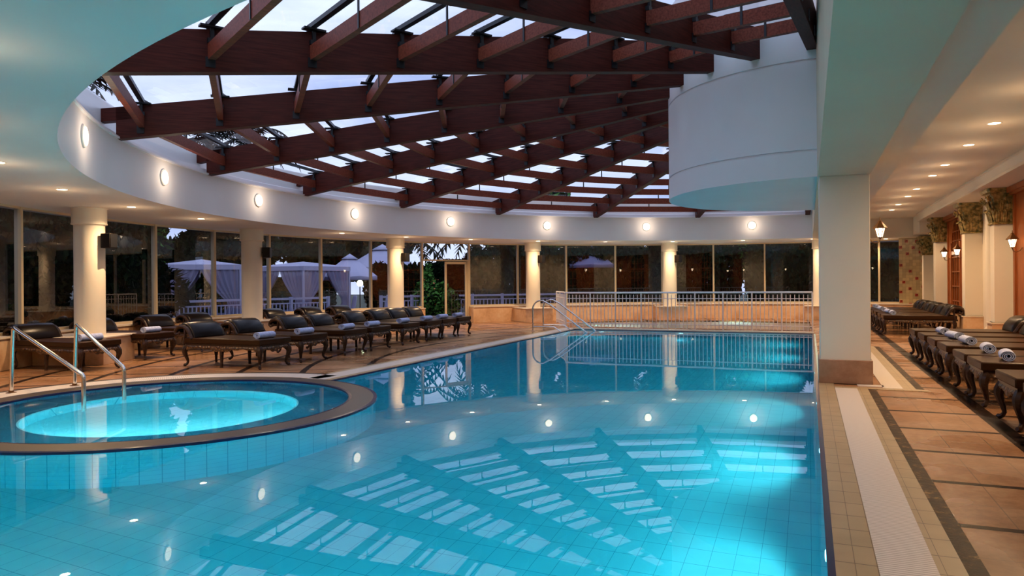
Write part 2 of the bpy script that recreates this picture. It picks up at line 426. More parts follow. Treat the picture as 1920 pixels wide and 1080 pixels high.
# outline of the pool united with the round tub that bulges out of its left side
x0, x1, y0, y1 = POOL
def pool_outline(rj, ex=0.0):
    X0 = x0-ex; h = math.sqrt(rj*rj-(X0-JX)**2)
    a = math.degrees(atan2(h, X0-JX))
    return [(x1+ex, y0-ex), (x1+ex, y1+ex), (X0, y1+ex)] + arc((JX, JY), rj, a, 360-a, 48) + [(X0, y0-ex)]
HOLE = pool_outline(JR0+.08, .04)
KP = [(0.02, 20.85), (0.02, 24.9), (-3.0, 25.1), (-5.6, 24.6), (-6.7, 23.6), (-7.0, 22.5), (-6.7, 21.6), (-6.0, 21.05), (-4.8, 20.85)]   # wading pool outline
b = MB()
b.flat([[(-9.1, -3.3), (4.0, -3.3), (4.0, 27.6)] + arc((CX, CY), 14.1, 76, 234.5, 100) + [(-9.1, 2.3)], HOLE, KP], 0.0)
b.skirt(HOLE, -0.25, 0.0); b.skirt(KP, -0.36, 0.0)
struct(b.build('floor', M['deck']))

# pool basin
b = MB()
ZN, ZF = -1.15, -1.55
fl = [(x0-3.2, y0-.1, ZN), (x1+.1, y0-.1, ZN), (x1+.1, 9.0, ZN), (x0-3.2, 9.0, ZN), (x1+.1, y1+.1, ZF), (x0-3.2, y1+.1, ZF)]
b.add(fl, [(0, 1, 2, 3), (3, 2, 4, 5)])
struct(b.build('floor_pool', M['pool_floor']))
def slabwall(name, m, x0_, x1_, y0_, y1_, z0=-1.7, z1=-0.004): return struct(MB().bb(x0_, x1_, y0_, y1_, z0, z1).build(name, m))
slabwall('wall_pool_right', M['pool_wall_y'], x1, x1+.12, y0, y1)
slabwall('wall_pool_back', M['pool_wall_x'], x0, x1, y1, y1+.12)
slabwall('wall_pool_front', M['pool_wall_x'], x0, x1, y0-.12, y0)
hj = math.sqrt(JR1**2-(x0-JX)**2)
slabwall('wall_pool_left', M['pool_wall_y'], x0-.12, x0, JY+hj-.03, y1)
slabwall('wall_pool_left_near', M['pool_wall_y'], x0-.12, x0, y0, JY-hj+.03)
# round hot tub wall, bench and floor
b = MB(); b.lathe([(JR1-.02, -1.7), (JR1-.02, -0.03)], (JX, JY, 0), 96, caps=False)
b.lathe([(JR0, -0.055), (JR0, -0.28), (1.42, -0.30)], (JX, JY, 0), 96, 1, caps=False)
b.lathe([(1.42, -.30), (1.40, -0.31), (1.38, -0.80), (0, -0.80)], (JX, JY, 0), 96, 2, caps=False)
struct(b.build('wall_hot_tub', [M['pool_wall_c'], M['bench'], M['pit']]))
b = MB(); b.lathe([(JR0, -0.05), (JR0, 0.004), (JR0+.035, 0.006)], (JX, JY, 0), 96, 1, caps=False)
b.lathe([(JR0+.035, 0.006), (JR1-.04, 0.006)], (JX, JY, 0), 96, 0, caps=False)
b.lathe([(JR1-.04, 0.006), (JR1, 0.004), (JR1, -0.05)], (JX, JY, 0), 96, 1, caps=False)
o = b.build('trim_hot_tub_rim', [M['cope_c'], M['navy']]); struct(o)
# curved grating on the deck side of the tub
aj = math.degrees(atan2(hj, x0-JX))
o = MB(); o.lathe([(JR1, 0.0), (JR1, 0.008), (JR2-.12, 0.008), (JR2-.12, 0.0)], (JX, JY, 0), 72, 0, False, aj+6, 360-aj-6)
tag(o.build('gutter_grate', M['grate_c']), 'curved white ribbed gutter grate around the round hot tub', 'grate')
o = MB(); o.lathe([(JR2-.12, 0.0), (JR2-.12, 0.006), (JR2, 0.006), (JR2, 0.0)], (JX, JY, 0), 72, 0, False, aj+6, 360-aj-6)
struct(o.build('trim_hot_tub_outer', M['cope_c']))
# left coping
yl = JY+hj+.02
struct(MB().bb(x0-.09, x0+.0, yl, y1+.0, -.03, .006).build('trim_left_coping', M['cope']))
struct(MB().bb(x0-.0, x0+.03, yl, y1, -.05, .002).build('trim_left_edge', M['navy']))
tag(MB().bb(x0-.42, x0-.09, yl, y1+.5, 0, .008).build('gutter_grate', M['grate']), 'straight white gutter grate along the left side of the pool', 'grate')
struct(MB().bb(x0-.52, x0-.42, yl, y1+.5, 0, .006).build('trim_left_outer', M['cope']))
# far kerb
struct(MB().bb(x0-.05, x1, y1, y1+.28, -.03, .03).build('trim_far_kerb', M['stone_light']))
struct(MB().bb(x0, x1, y1-.03, y1, -.05, .0).build('trim_far_edge', M['navy']))
# right bands
yp = 9.95
struct(MB().bb(x1-.03, x1+.005, y0, y1, -.05, .003).build('trim_right_edge', M['navy']))
struct(MB().bb(x1+.005, .29, y0, yp+.25, 0, .006).build('trim_right_coping', M['cope']))
tag(MB().bb(.29, .54, y0, 9.8, 0, .008).build('gutter_grate', M['grate']), 'straight white ribbed gutter grate beside the right pool edge', 'grate')
struct(MB().bb(.54, .66, y0, 9.8, 0, .006).build('trim_right_tiles', M['cope']))
dk = mat('dark_marble_strip', (0.03, 0.015, 0.01), 0.30, spec=0.08)
v = world(dk); n2 = noise(dk, v, 11, 6, 0.7)
lk(dk, ramp(dk, n2, [(0.46, (0.020, 0.011, 0.007)), (0.56, (0.06, 0.03, 0.013)), (0.66, (0.34, 0.20, 0.08))]), PB(dk).inputs['Base Color'])
bump(dk, n2, 0.5, 0.01)
struct(MB().bb(.66, .75, y0, 9.8, 0, .0045).build('trim_right_dark_strip', dk))
struct(MB().bb(.29, 1.32, 9.8, 9.95, 0, .0065).build('trim_cross_tiles', M['cope']))
tag(MB().bb(.56, .86, 10.05, 10.2, 0, .008).build('drain_grate', M['grate']), 'small slotted drain grate at the foot of the square pillar', 'drain')
tag(MB().bb(.84, 1.06, 9.95, 16.1, 0, .008).build('gutter_grate', M['grate']), 'pale gutter strip running behind the square pillar', 'grate')
struct(MB().bb(1.06, 1.20, 9.8, 16.1, 0, .006).build('trim_aisle_tiles', M['cope']))
struct(MB().bb(1.20, 1.29, 9.8, 16.1, 0, .0045).build('trim_aisle_dark_strip', dk))

# water
def water_body(name, loop, z0, z1, m): 
    b = MB(); b.slab([loop], z0, z1); return b.build(name, m)
tag(water_body('pool_water', pool_outline(JR0+.03, .03), -1.65, Z_WATER, M['water']), 'still turquoise water filling the swimming pool and round tub', 'water', kind='stuff')
kf = MB(); kf.flat([KP], -0.35); struct(kf.build('floor_wading_pool', M['pool_floor']))
wk = water_mat('wading_pool_water', 0.5)
def grow(loop, d):
    cx = sum(p[0] for p in loop)/len(loop); cy = sum(p[1] for p in loop)/len(loop)
    return [(p[0]+(d if p[0] > cx else -d), p[1]+(d if p[1] > cy else -d)) for p in loop]
tag(water_body('wading_pool_water', grow(KP, .02), -.40, -.02, wk), 'shallow pale water of the wading pool behind the railing', 'water', kind='stuff')

# ceiling with the round opening
hole = arc((CX, CY), R_OPEN, 90.6, 269.4, 120)
b = MB()
b.flat([[(-9.1, -3.3), (XB0, -3.3), (XB0, CY-R_OPEN)] + hole[::-1] + [(XB0, CY+R_OPEN)] + arc((CX, CY), 14.35, 90.5, 234.5, 90) + [(-9.1, 2.1)]], Z_CEIL, 0, False)
struct(b.build('ceiling', M['ceiling']))
b = MB()
b.lathe([(R_OPEN, Z_CEIL), (R_OPEN, Z_RIM-.03), (R_OPEN-.03, Z_RIM-.03), (R_OPEN-.03, Z_RIM), (R_OPEN+.10, Z_RIM+.02), (R_OPEN+.10, Z_RIM+.10), (R_OPEN+.3, Z_RIM+.16), (R_OPEN+.3, Z_CEIL)], (CX, CY, 0), 160, 0, False, 90.6, 269.4)
for f in range(len(b.sm)): b.sm[f] = True
struct(b.build('wall_fascia', M['plaster']))

# straight beam beside the pool, stepped soffits, aisle ceiling
b = MB(); b.bb(XB0, XB1, -3.2, 26.3, Z_BEAM, 7.0); struct(b.build('wall_upper_right', M['soffit']))
b = MB(); b.bb(XB1, 1.17, -3.2, 26.3, 2.95, 7.0); struct(b.build('wall_upper_aisle', M['aisle']))
b = MB(); b.bb(1.17, 3.12, -3.2, 26.3, 3.35, 3.6); struct(b.build('ceiling_aisle', M['aisle']))
b = MB(); b.bb(XB0, 4.4, 26.3, 29.5, Z_CEIL, 3.6); b.bb(3.12, 4.4, 24.9, 26.3, Z_CEIL+.05, 3.6); struct(b.build('ceiling_far', M['aisle']))
b = MB(); b.bb(3.12, 4.4, -3.2, 24.9, 3.13, 3.6); struct(b.build('ceiling_side', M['aisle']))
b = MB()   # cornice, moulded
pr = [(3.12, 3.35), (3.04, 3.35), (3.03, 3.32), (3.06, 3.31), (3.08, 3.22), (3.10, 3.17), (3.06, 3.155), (3.06, 3.11), (3.14, 3.11)]
vs = [(x, y, z) for y in (-3.2, 24.9) for (x, z) in pr]; n = len(pr)
b.add(vs, [(i, i+1, n+i+1, n+i) for i in range(n-1)] + [tuple(range(n))[::-1], tuple(range(n, 2*n))])
struct(b.build('trim_cornice', M['aisle']))
# walls
struct(MB().bb(3.75, 3.95, -3.2, 29.5, 0, 3.6).build('wall_right', M['cream']))
struct(MB().bb(-9.0, 4.0, -3.3, -3.2, 0, 3.6).build('wall_back', M['cream']))
struct(MB().bb(-9.1, -9.0, -3.3, 3.6, 0, 2.75).build('wall_left_near', M['cream']))

# plaster drum (half round) that carries the roof
b = MB()
pr = [(0, 2.83), (HUB, 2.83), (HUB, 3.20), (HUB-.02, 3.205), (HUB-.02, 3.225), (HUB, 3.23), (HUB, 4.50), (HUB-.02, 4.505), (HUB-.02, 4.525), (HUB, 4.53), (HUB, 6.2)]
b.lathe(pr, (CX, CY, 0), 96, 0, True, 87, 273)
struct(b.build('wall_drum', M['plaster']))
# arch haunch between drum underside and wall
# far right column sliver & tile wall
b = MB(); b.bb(0, 0.78, 0, 0.12, 0, Z_CEIL)
tm = mat('glazed_mosaic', (0.4, 0.3, 0.15), 0.2)
g_ = coords(tm); br = nd(tm, 'ShaderNodeTexBrick'); lk(tm, coords(tm, rot=(R(90), 0, 0)), br.inputs['Vector'])
br.inputs['Scale'].default_value = 9.0; br.inputs['Color1'].default_value = (0.60, 0.46, 0.24, 1); br.inputs['Color2'].default_value = (0.40, 0.31, 0.16, 1)
br.inputs['Mortar'].default_value = (0.10, 0.07, 0.03, 1); br.inputs['Mortar Size'].default_value = 0.012; br.offset = 0.0; br.inputs['Brick Width'].default_value = 0.9; br.inputs['Row Height'].default_value = 0.9
lk(tm, br.outputs[0], PB(tm).inputs['Base Color'])
red = mat('red_glazed_tile', (0.35, 0.03, 0.015), 0.25); blk = mat('dark_glazed_tile', (0.04, 0.01, 0.01), 0.25)
rnd = random.Random(3)
for (u, z) in [(.22, 2.62), (.52, 2.6), (.05, 2.42), (.42, 2.40), (.25, 2.20), (.62, 2.25), (.06, 1.82), (.33, 1.62), (.52, 1.38), (.14, 1.26), (.32, 1.04), (.05, .93), (.51, .83), (.06, .62), (.33, .52), (.7, 1.95), (.7, 1.1)]:
    b.box((u, -.004, z), (.09, .012, .09), 0, 1)
    b.box((u+.012, -.008, z+.01), (.03, .012, .03), 0, 2); b.box((u-.018, -.008, z-.02), (.02, .012, .02), 0, 2)
struct(b.build('wall_tiled', [tm, red, blk], loc=(2.78, 27.05, 0), rz=-0.1))

# ---------------------------------------------------------------- ring of windows
MULL = [234.5, 227.0, 219.3, 211.6, 203.9, 196.0, 188.2, 180.5, 172.9, 165.4, 157.9, 150.0, 142.6, 134.9, 127.2, 119.5, 112.3, 104.6, 97.2, 90.0, 81.9, 76.6]
SILL = 0.54
for i in range(len(MULL)-1):
    a, c = MULL[i], MULL[i+1]; door = abs(a-150.0) < .1
    p, q = pol(R_WIN, a), pol(R_WIN, c); d = (q-p).normalized(); L = (q-p).length; rz = atan2(d.y, d.x)
    w = empty('window_%d' % (i+1) if not door else 'door_1', p, rz); struct(w)
    zb = SILL if not door else 2.09
    f = MB(); f.bb(0, .055, -.06, .06, SILL if not door else 0, Z_CEIL); f.bb(.055, L, -.04, .04, Z_CEIL-.04, Z_CEIL)
    f.bb(.055, L, -.04, .04, zb, zb+.05)
    if i == len(MULL)-2: f.bb(L-.05, L, -.06, .06, SILL, Z_CEIL)
    if door:
        f.bb(L-.055, L, -.05, .05, 0, 2.1)
    f.build('window_frame', M['alu'], w)
    g = MB(); g.add([(.05, 0, zb+.04), (L, 0, zb+.04), (L, 0, Z_CEIL-.03), (.05, 0, Z_CEIL-.03)], [(0, 1, 2, 3)])
    g.build('pane', M['glass'], w)
    if door:   # sliding leaf on the right, open on the left
        s = MB(); s.bb(L*.47, L*.47+.07, -.09, -.05, .03, 2.07); s.bb(L-.17, L-.10, -.09, -.05, .03, 2.07)
        s.bb(L*.47, L-.10, -.09, -.05, 1.99, 2.07); s.bb(L*.47, L-.10, -.09, -.05, .03, .12)
        s.bb(L-.09, L-.06, -.10, -.04, .03, 2.07)
        lf = s.build('sliding_leaf', M['alu'], w)
        g = MB(); g.add([(L*.49, -.07, .1), (L-.14, -.07, .1), (L-.14, -.07, 2.0), (L*.49, -.07, 2.0)], [(0, 1, 2, 3)]); g.build('leaf_pane', M['glass'], lf)
def parapet(a0, a1, rf, zt, name, n=4):
    b = MB()
    for k in range(n):
        A, B = a0+(a1-a0)*k/n, a0+(a1-a0)*(k+1)/n
        lo = [pol(rf, A), pol(rf, B), pol(R_WIN+.06, B), pol(R_WIN+.06, A)]
        b.slab([[(p.x, p.y) for p in lo]], 0, zt-.03)
        lo = [pol(rf-.03, A), pol(rf-.03, B), pol(R_WIN+.06, B), pol(R_WIN+.06, A)]
        b.slab([[(p.x, p.y) for p in lo]], zt-.03, zt, 1)
    return struct(b.build(name, [M['stone'], M['stone_light']]))
parapet(234.5, 150.0, 13.72, SILL, 'wall_parapet_left', 12)
parapet(142.6, 131, 13.60, SILL, 'wall_parapet_middle', 3)
parapet(131, 76.6, 13.25, SILL, 'wall_parapet_far', 8)

# ---------------------------------------------------------------- columns
COLA = [(-135.0, None), (-157.7, 'leftmost round cream column, standing on a stone plinth by the dark windows'),
        (179.4, 'second round cream column from the left, behind the row of loungers'),
        (156.8, 'round cream column left of the open garden door'),
        (134.1, 'round cream column on a stone plinth right of the garden door'),
        (111.9, 'round cream column behind the white railing of the wading pool'),
        (89.4, 'round cream column at the far end, almost hidden behind the square pillar')]
def make_column(a, label):
    p = pol(R_COL, a)
    t = empty('round_column', p, R(a), label, 'column', 'round columns around the pool hall')
    MB().lathe([(0.245, .46), (0.245, 2.43)], n=48).build('shaft', M['cream'], t)
    MB().lathe([(0.245, 2.41), (0.262, 2.425), (0.285, 2.43), (0.285, 2.45), (0.278, 2.46), (0.278, 2.70), (0.30, 2.718)], n=48).build('capital', M['cream'], t)
    # radial axis is +x; plinth reaches from in front of the shaft back to the parapet
    b = MB(); b.bb(-.52, .70, -.50, .50, 0, .45); b.bb(-.55, .70, -.53, .53, .45, .48, 1)
    b.build('plinth', [M['stone'], M['stone_light']], t, bevel=.006)
    return t
for a, l in COLA:
    if l: make_column(a, l)

# square pillar
t = empty('square_pillar', (0, 0, 0), 0, 'big square white pillar with brown stone base at the right pool edge', 'pillar')
MB().bb(.13, .73, 10.25, 10.95, .30, Z_BEAM).build('shaft', M['warm_plaster'], t, bevel=.008)
MB().bb(.11, .75, 10.22, 10.97, 0, .31).build('stone_base', M['pink_stone'], t, bevel=.006)

# ---------------------------------------------------------------- roof
BEAMA = [-93.7-17.5*k for k in range(11)]
SL = (4.65-3.466)/(R_OPEN-HUB)
def zb_(r): return 3.466+SL*(R_OPEN-r)
rb = MB()
p0, p1 = Vector((HUB-.1, 0, zb_(HUB-.1))), Vector((R_OPEN+.02, 0, zb_(R_OPEN+.02)))
rb.bar(p0, p1, .15, .46)
rb.bar(Vector((R_OPEN-.25, 0, zb_(R_OPEN-.25)+.27)), Vector((R_OPEN+.25, 0, zb_(R_OPEN+.25)+.27)), .15, .19)
beam0 = rb.build('roof_beam', M['beam'])
PUR = [11.09, 10.01, 8.92, 7.85, 6.76, 5.69, 4.60, 3.54]
sh = MB()
for r in PUR:
    for s_ in (-1, 1): sh.box((r, s_*.085, zb_(r)+.10), (.10, .012, .11))
for k, a in enumerate(BEAMA):
    o = beam0 if k == 0 else beam0.copy()
    if k: COL.objects.link(o)
    o.location = (CX, CY, 0); o.rotation_euler = (0, 0, R(a))
    tag(o, 'dark red-brown radial roof beam, %s counted from the nearest one along the drum' % ORD[k], 'roof beam', 'radial roof beams')
    if k == 0: shoe0 = sh.build('beam_shoes', M['black_metal'], o)
    else:
        c = shoe0.copy(); COL.objects.link(c); c.parent = o
# purlins: modelled in the frame of the bay axis
rows = []
for r in PUR:
    half = r*math.tan(R(8.75)) if False else r*sin(R(8.75))-.075
    xr = r*cos(R(8.75)); zp = zb_(r)+.13
    b = MB(); b.box((xr, 0, zp+.085), (.075, 2*half, .17)); pm = b.mesh('roof_purlin', [M['purlin']])
    b = MB(); zt = zb_(r)+.53; b.box((xr, 0, zt), (.07, 2*half+.2, .05)); rm = b.mesh('glazing_rail', [M['black_metal']])
    bms = []
    for s_ in (-1, 1):
        b = MB(); b.box((xr, s_*(half-.03), zt-.055), (.26, .10, .02)); b.box((xr, s_*(half-.03), zt-.12), (.04, .03, .14)); b.box((xr, s_*(half-.02), zp+.20), (.09, .05, .05))
        bms.append(b.mesh('bracket', [M['black_metal']]))
    b = MB(); b.box((xr+.042, 0, zp+.19), (.012, .03, .38)); b.box((xr, 0, zp+.36), (.05, .05, .04)); sm_ = b.mesh('hanger_rod', [M['black_metal']])
    rows.append((pm, rm, bms, sm_))
rowname = ['nearest the curved fascia', 'second row from the fascia', 'third row from the fascia', 'fourth row from the fascia', 'fourth row from the drum', 'third row from the drum', 'second row from the drum', 'nearest the white drum']
for k in range(10):
    a = BEAMA[k]-8.75
    for j, (pm, rm, bms, sm_) in enumerate(rows):
        o = bpy.data.objects.new('roof_purlin', pm); COL.objects.link(o); o.location = (CX, CY, 0); o.rotation_euler = (0, 0, R(a))
        tag(o, 'short red-brown purlin in the %s roof bay, %s' % (ORD[k], rowname[j]), 'purlin', 'purlins between the roof beams')
        for nm, me in (('glazing_rail', rm), ('bracket', bms[0]), ('bracket', bms[1]), ('hanger_rod', sm_)):
            c = bpy.data.objects.new(nm, me); COL.objects.link(c); c.parent = o
    # glass of the bay
    g = MB(); A, B = BEAMA[k], BEAMA[k+1]
    ri, ro = HUB-.1, R_OPEN+.35
    g.add([pol(ri, A, zb_(ri)+.60), pol(ro, A, zb_(ro)+.60), pol(ro, B, zb_(ro)+.60), pol(ri, B, zb_(ri)+.60)], [(0, 1, 2, 3)])
    struct(g.build('window_%d' % (30+k), M['roof_glass']))
# rim frame of the skylight
b = MB(); b.lathe([(R_OPEN+.22, Z_RIM+.12), (R_OPEN+.22, Z_RIM+.55), (R_OPEN+.3, Z_RIM+.55)], (CX, CY, 0), 120, 0, True, 90.6, 269.4)
struct(b.build('trim_skylight_rim', M['rail_white']))

# ============================================================ LAMPS
# round wall lamps on the fascia
wl_root = empty('wall_lamp', (0, 0, 0))
MB().lathe([(0.0, 0), (.14, 0), (.14, .02), (.125, .028)], n=32).build('trim_ring', M['trim'], wl_root)
MB().lathe([(.125, .02), (.11, .036), (.07, .046), (0, .05)], n=32).build('lens', M['lamp_disc'], wl_root)
FL = [-120.03, -137.53, -155.03, -172.53, -190.03, -207.53, -225.03, -242.53, -260.03]
for k, a in enumerate(FL):
    o = wl_root if k == 0 else copy_tree(wl_root)
    p = pol(R_OPEN-.002, a, 3.18)
    o.location = p; o.rotation_euler = (R(90), 0, R(a)-R(90)) ; o.rotation_mode = 'XYZ'
    tag(o, 'round lit lamp on the curved white fascia, %s from the left in the photo' % ORD[max(k-1, 0)] if k else 'round lit wall lamp on the curved fascia, above the near ceiling edge', 'wall lamp', 'round lamps along the curved fascia')
# recessed downlights, round hall
for k, a in enumerate(FL): lamp('wall_lamp_bulb', 'POINT', pol(R_OPEN-.30, a, 3.18), 5.5, (1, .80, .58), size=0)
dl_root = empty('downlight', (0, 0, 0))
MB().lathe([(.065, .0), (.085, -.004), (.09, 0)], n=24).build('trim_ring', M['trim'], dl_root)
MB().lathe([(0, -.002), (.066, -.002)], n=24).build('lens', M['lamp_down'], dl_root)
DLA = [(-134.5+11.17*-k) for k in range(1, 22)]
def downlight(x, y, z, label, group, on=True, e=155, first=[True]):
    o = dl_root if first[0] else copy_tree(dl_root); first[0] = False
    o.location = (x, y, z-.001); tag(o, label, 'ceiling light', group)
    if on: lamp('downlight_beam', 'SPOT', (x, y, z-.03), e, (1, .66, .37), size=0, spot=150, blend=.9); lamp('downlight_fill', 'POINT', (x, y, z-.36), e*.020, (1, .66, .38), size=0)  # second lamp is an added point fill below the fitting, to brighten the ceiling
    else:
        for c in o.children:
            pass
    return o
cnt = 0
for k, a in enumerate([-134.5, -145.7, -156.8, -167.9, 168.8, 157.8, 146.6, 134.9, 123.4, 112.2, 101.0, 90.5]):
    p = pol(12.12, a)
    downlight(p.x, p.y, Z_CEIL, 'small recessed downlight in the ring ceiling, %s from the left in the photo' % ORD[k], 'downlights around the ceiling opening')
for k, (x, y) in enumerate([(-6.41, 3.62), (-4.33, 2.54), (-2.10, 1.88), (0.0, .6), (-6.5, -.8), (-3.2, -1.4), (-8.2, 1.5)]):
    downlight(x, y, Z_CEIL, 'recessed downlight in the ceiling near the camera, outside the frame, %s of its run' % ORD[k], 'downlights near the camera', e=100)
for k, y in enumerate([9.0-2.2, 9.9-.9, 10.9, 12.5, 14.5, 15.9, 18.1, 19.6, 21.6, 23.2]):
    downlight(2.22, y, 3.35, 'small lit recessed downlight in the aisle ceiling, %s from the camera' % ORD[k], 'downlights in the aisle ceiling', e=150)
downlight(2.40, 27.1, Z_CEIL, 'small lit downlight above the far aisle window', 'downlight at the far aisle end', e=90)

# carriage lanterns
lan = empty('wall_lantern', (0, 0, 0))    # arm comes from -x, lantern body centred on the origin axis
b = MB()
b.lathe([(.016, .42), (.006, .50), (0, .51)], n=8); b.lathe([(.15, .235), (.16, .25), (.085, .34), (.045, .39), (.04, .42), (.012, .425)], n=6, smooth=False)
b.lathe([(0, -.02), (.02, -.01), (.03, .01), (.06, .02), (.062, .035)], n=6, smooth=False)
for k in range(6):
    a = R(60*k); b.tube([(.052*cos(a), .052*sin(a), .03), (.108*cos(a), .108*sin(a), .245)], .009, 4)
b.build('lantern_frame', M['bronze'], lan)
MB().lathe([(.048, .035), (.10, .235)], n=6, smooth=False).build('glass', M['lamp_warm'], lan)
b = MB(); b.tube([(0, 0, -.02), (-.02, 0, -.08), (-.09, 0, -.11), (-.17, 0, -.07), (-.22, 0, .0), (-.25, 0, .02)], .011, 6)
b.lathe([(0, -.012), (.05, -.012), (.055, 0), (.03, .012), (0, .014)], n=12, M=Matrix.Translation((-.26, 0, .02)) @ Matrix.Rotation(R(90), 4, 'Y'))
b.build('arm', M['bronze'], lan)
def lantern(x, y, z, rz, label, s=.68, first=[True], e=26):
    o = lan if first[0] else copy_tree(lan); first[0] = False
    o.location = (x, y, z); o.rotation_euler = (0, 0, rz); o.scale = (s, s, s)
    tag(o, label, 'wall lantern', 'carriage lanterns')
    lamp('lantern_bulb', 'POINT', (x, y, z+.13), e, (1, .60, .28), size=0)
lantern(.885, 10.75, 1.90, 0, 'lit bronze carriage lantern on the right side of the square pillar', .57, e=24)
lantern(3.54, 23.4, 1.95, pi, 'lit bronze carriage lantern left of the far arched wooden window')
lantern(3.54, 21.5, 1.95, pi, 'lit bronze carriage lantern in front of the far arched wooden window')
lantern(3.54, 16.05, 1.92, pi, 'lit bronze carriage lantern on the wood panelling at the right edge of the photo')
lantern(3.54, 13.2, 1.92, pi, 'lit bronze carriage lantern on the wood panelling just outside the right edge')
lantern(3.54, 9.0, 1.92, pi, 'lit bronze carriage lantern on the near wall panelling outside the frame')
lantern(3.54, 5.5, 1.92, pi, 'lit bronze carriage lantern nearest the camera outside the frame')

# underwater lamps
pl = empty('pool_lamp', (0, 0, 0))
MB().lathe([(0, .0), (.10, .0), (.10, .018), (.085, .02)], n=24).build('trim_ring', M['chrome'], pl)
MB().lathe([(.085, .015), (.05, .024), (0, .026)], n=24).build('lens', M['pool_lens'], pl)
PLS = []
for x in (-5.4, -3.2): PLS.append((x, y1-.003, -.6, 'back'))
for y in (2.0, 4.4, 6.8, 9.2, 12.0, 15.0, 17.8): PLS.append((x1-.003, y, -.55, 'right'))
for x in (-4.6, -2.4, -.8): PLS.append((x, y0+.003, -.55, 'front'))
pc = {'back': 0, 'right': 0, 'left': 0, 'front': 0}
for i, (x, y, z, side) in enumerate(PLS):
    o = pl if i == 0 else copy_tree(pl)
    dirv = {'back': (0, -1), 'right': (-1, 0), 'left': (1, 0), 'front': (0, 1)}[side]
    ang = atan2(dirv[1], dirv[0])
    o.location = (x, y, z); o.rotation_euler = (R(90), 0, ang+R(90))
    w_ = {'back': 'far', 'right': 'right', 'left': 'left', 'front': 'near'}[side]
    tag(o, 'round underwater lamp in the %s pool wall, %s of its row' % (w_, ORD[pc[side]]), 'pool lamp', 'underwater lamps of the pool'); pc[side] += 1
    ll = lamp('pool_lamp_light', 'SPOT', (x+dirv[0]*.06, y+dirv[1]*.06, z), 68 if side != 'back' else 36, (.80, .96, 1.0), size=0, spot=160, blend=.6)
    ll.rotation_euler = Vector((dirv[0], dirv[1], -.06)).to_track_quat('-Z', 'Y').to_euler()
o = None
for k, a in enumerate((-85, -42, 2)):   # tub lamps
    o = copy_tree(pl); p = pol(1.375, a, -.55, (JX, JY)); o.location = p; o.scale = (.6, .6, .6)
    o.rotation_euler = (R(90), 0, R(a)+R(180)+R(90))
    tag(o, 'small round underwater lamp inside the round hot tub, %s of three' % ORD[k], 'pool lamp', 'underwater lamps of the hot tub')
    ll = lamp('tub_lamp_light', 'POINT', pol(1.25, a, -.45, (JX, JY)), 24, (.85, .98, 1), size=0)
# wading pool lamp
for i, (x, y) in enumerate([(-5.9, 22.2), (-2.5, 24.9)]):
    lamp('wading_lamp_light', 'POINT', (x+.25, y-.25, -.2), 45, (.85, .98, 1), size=0)

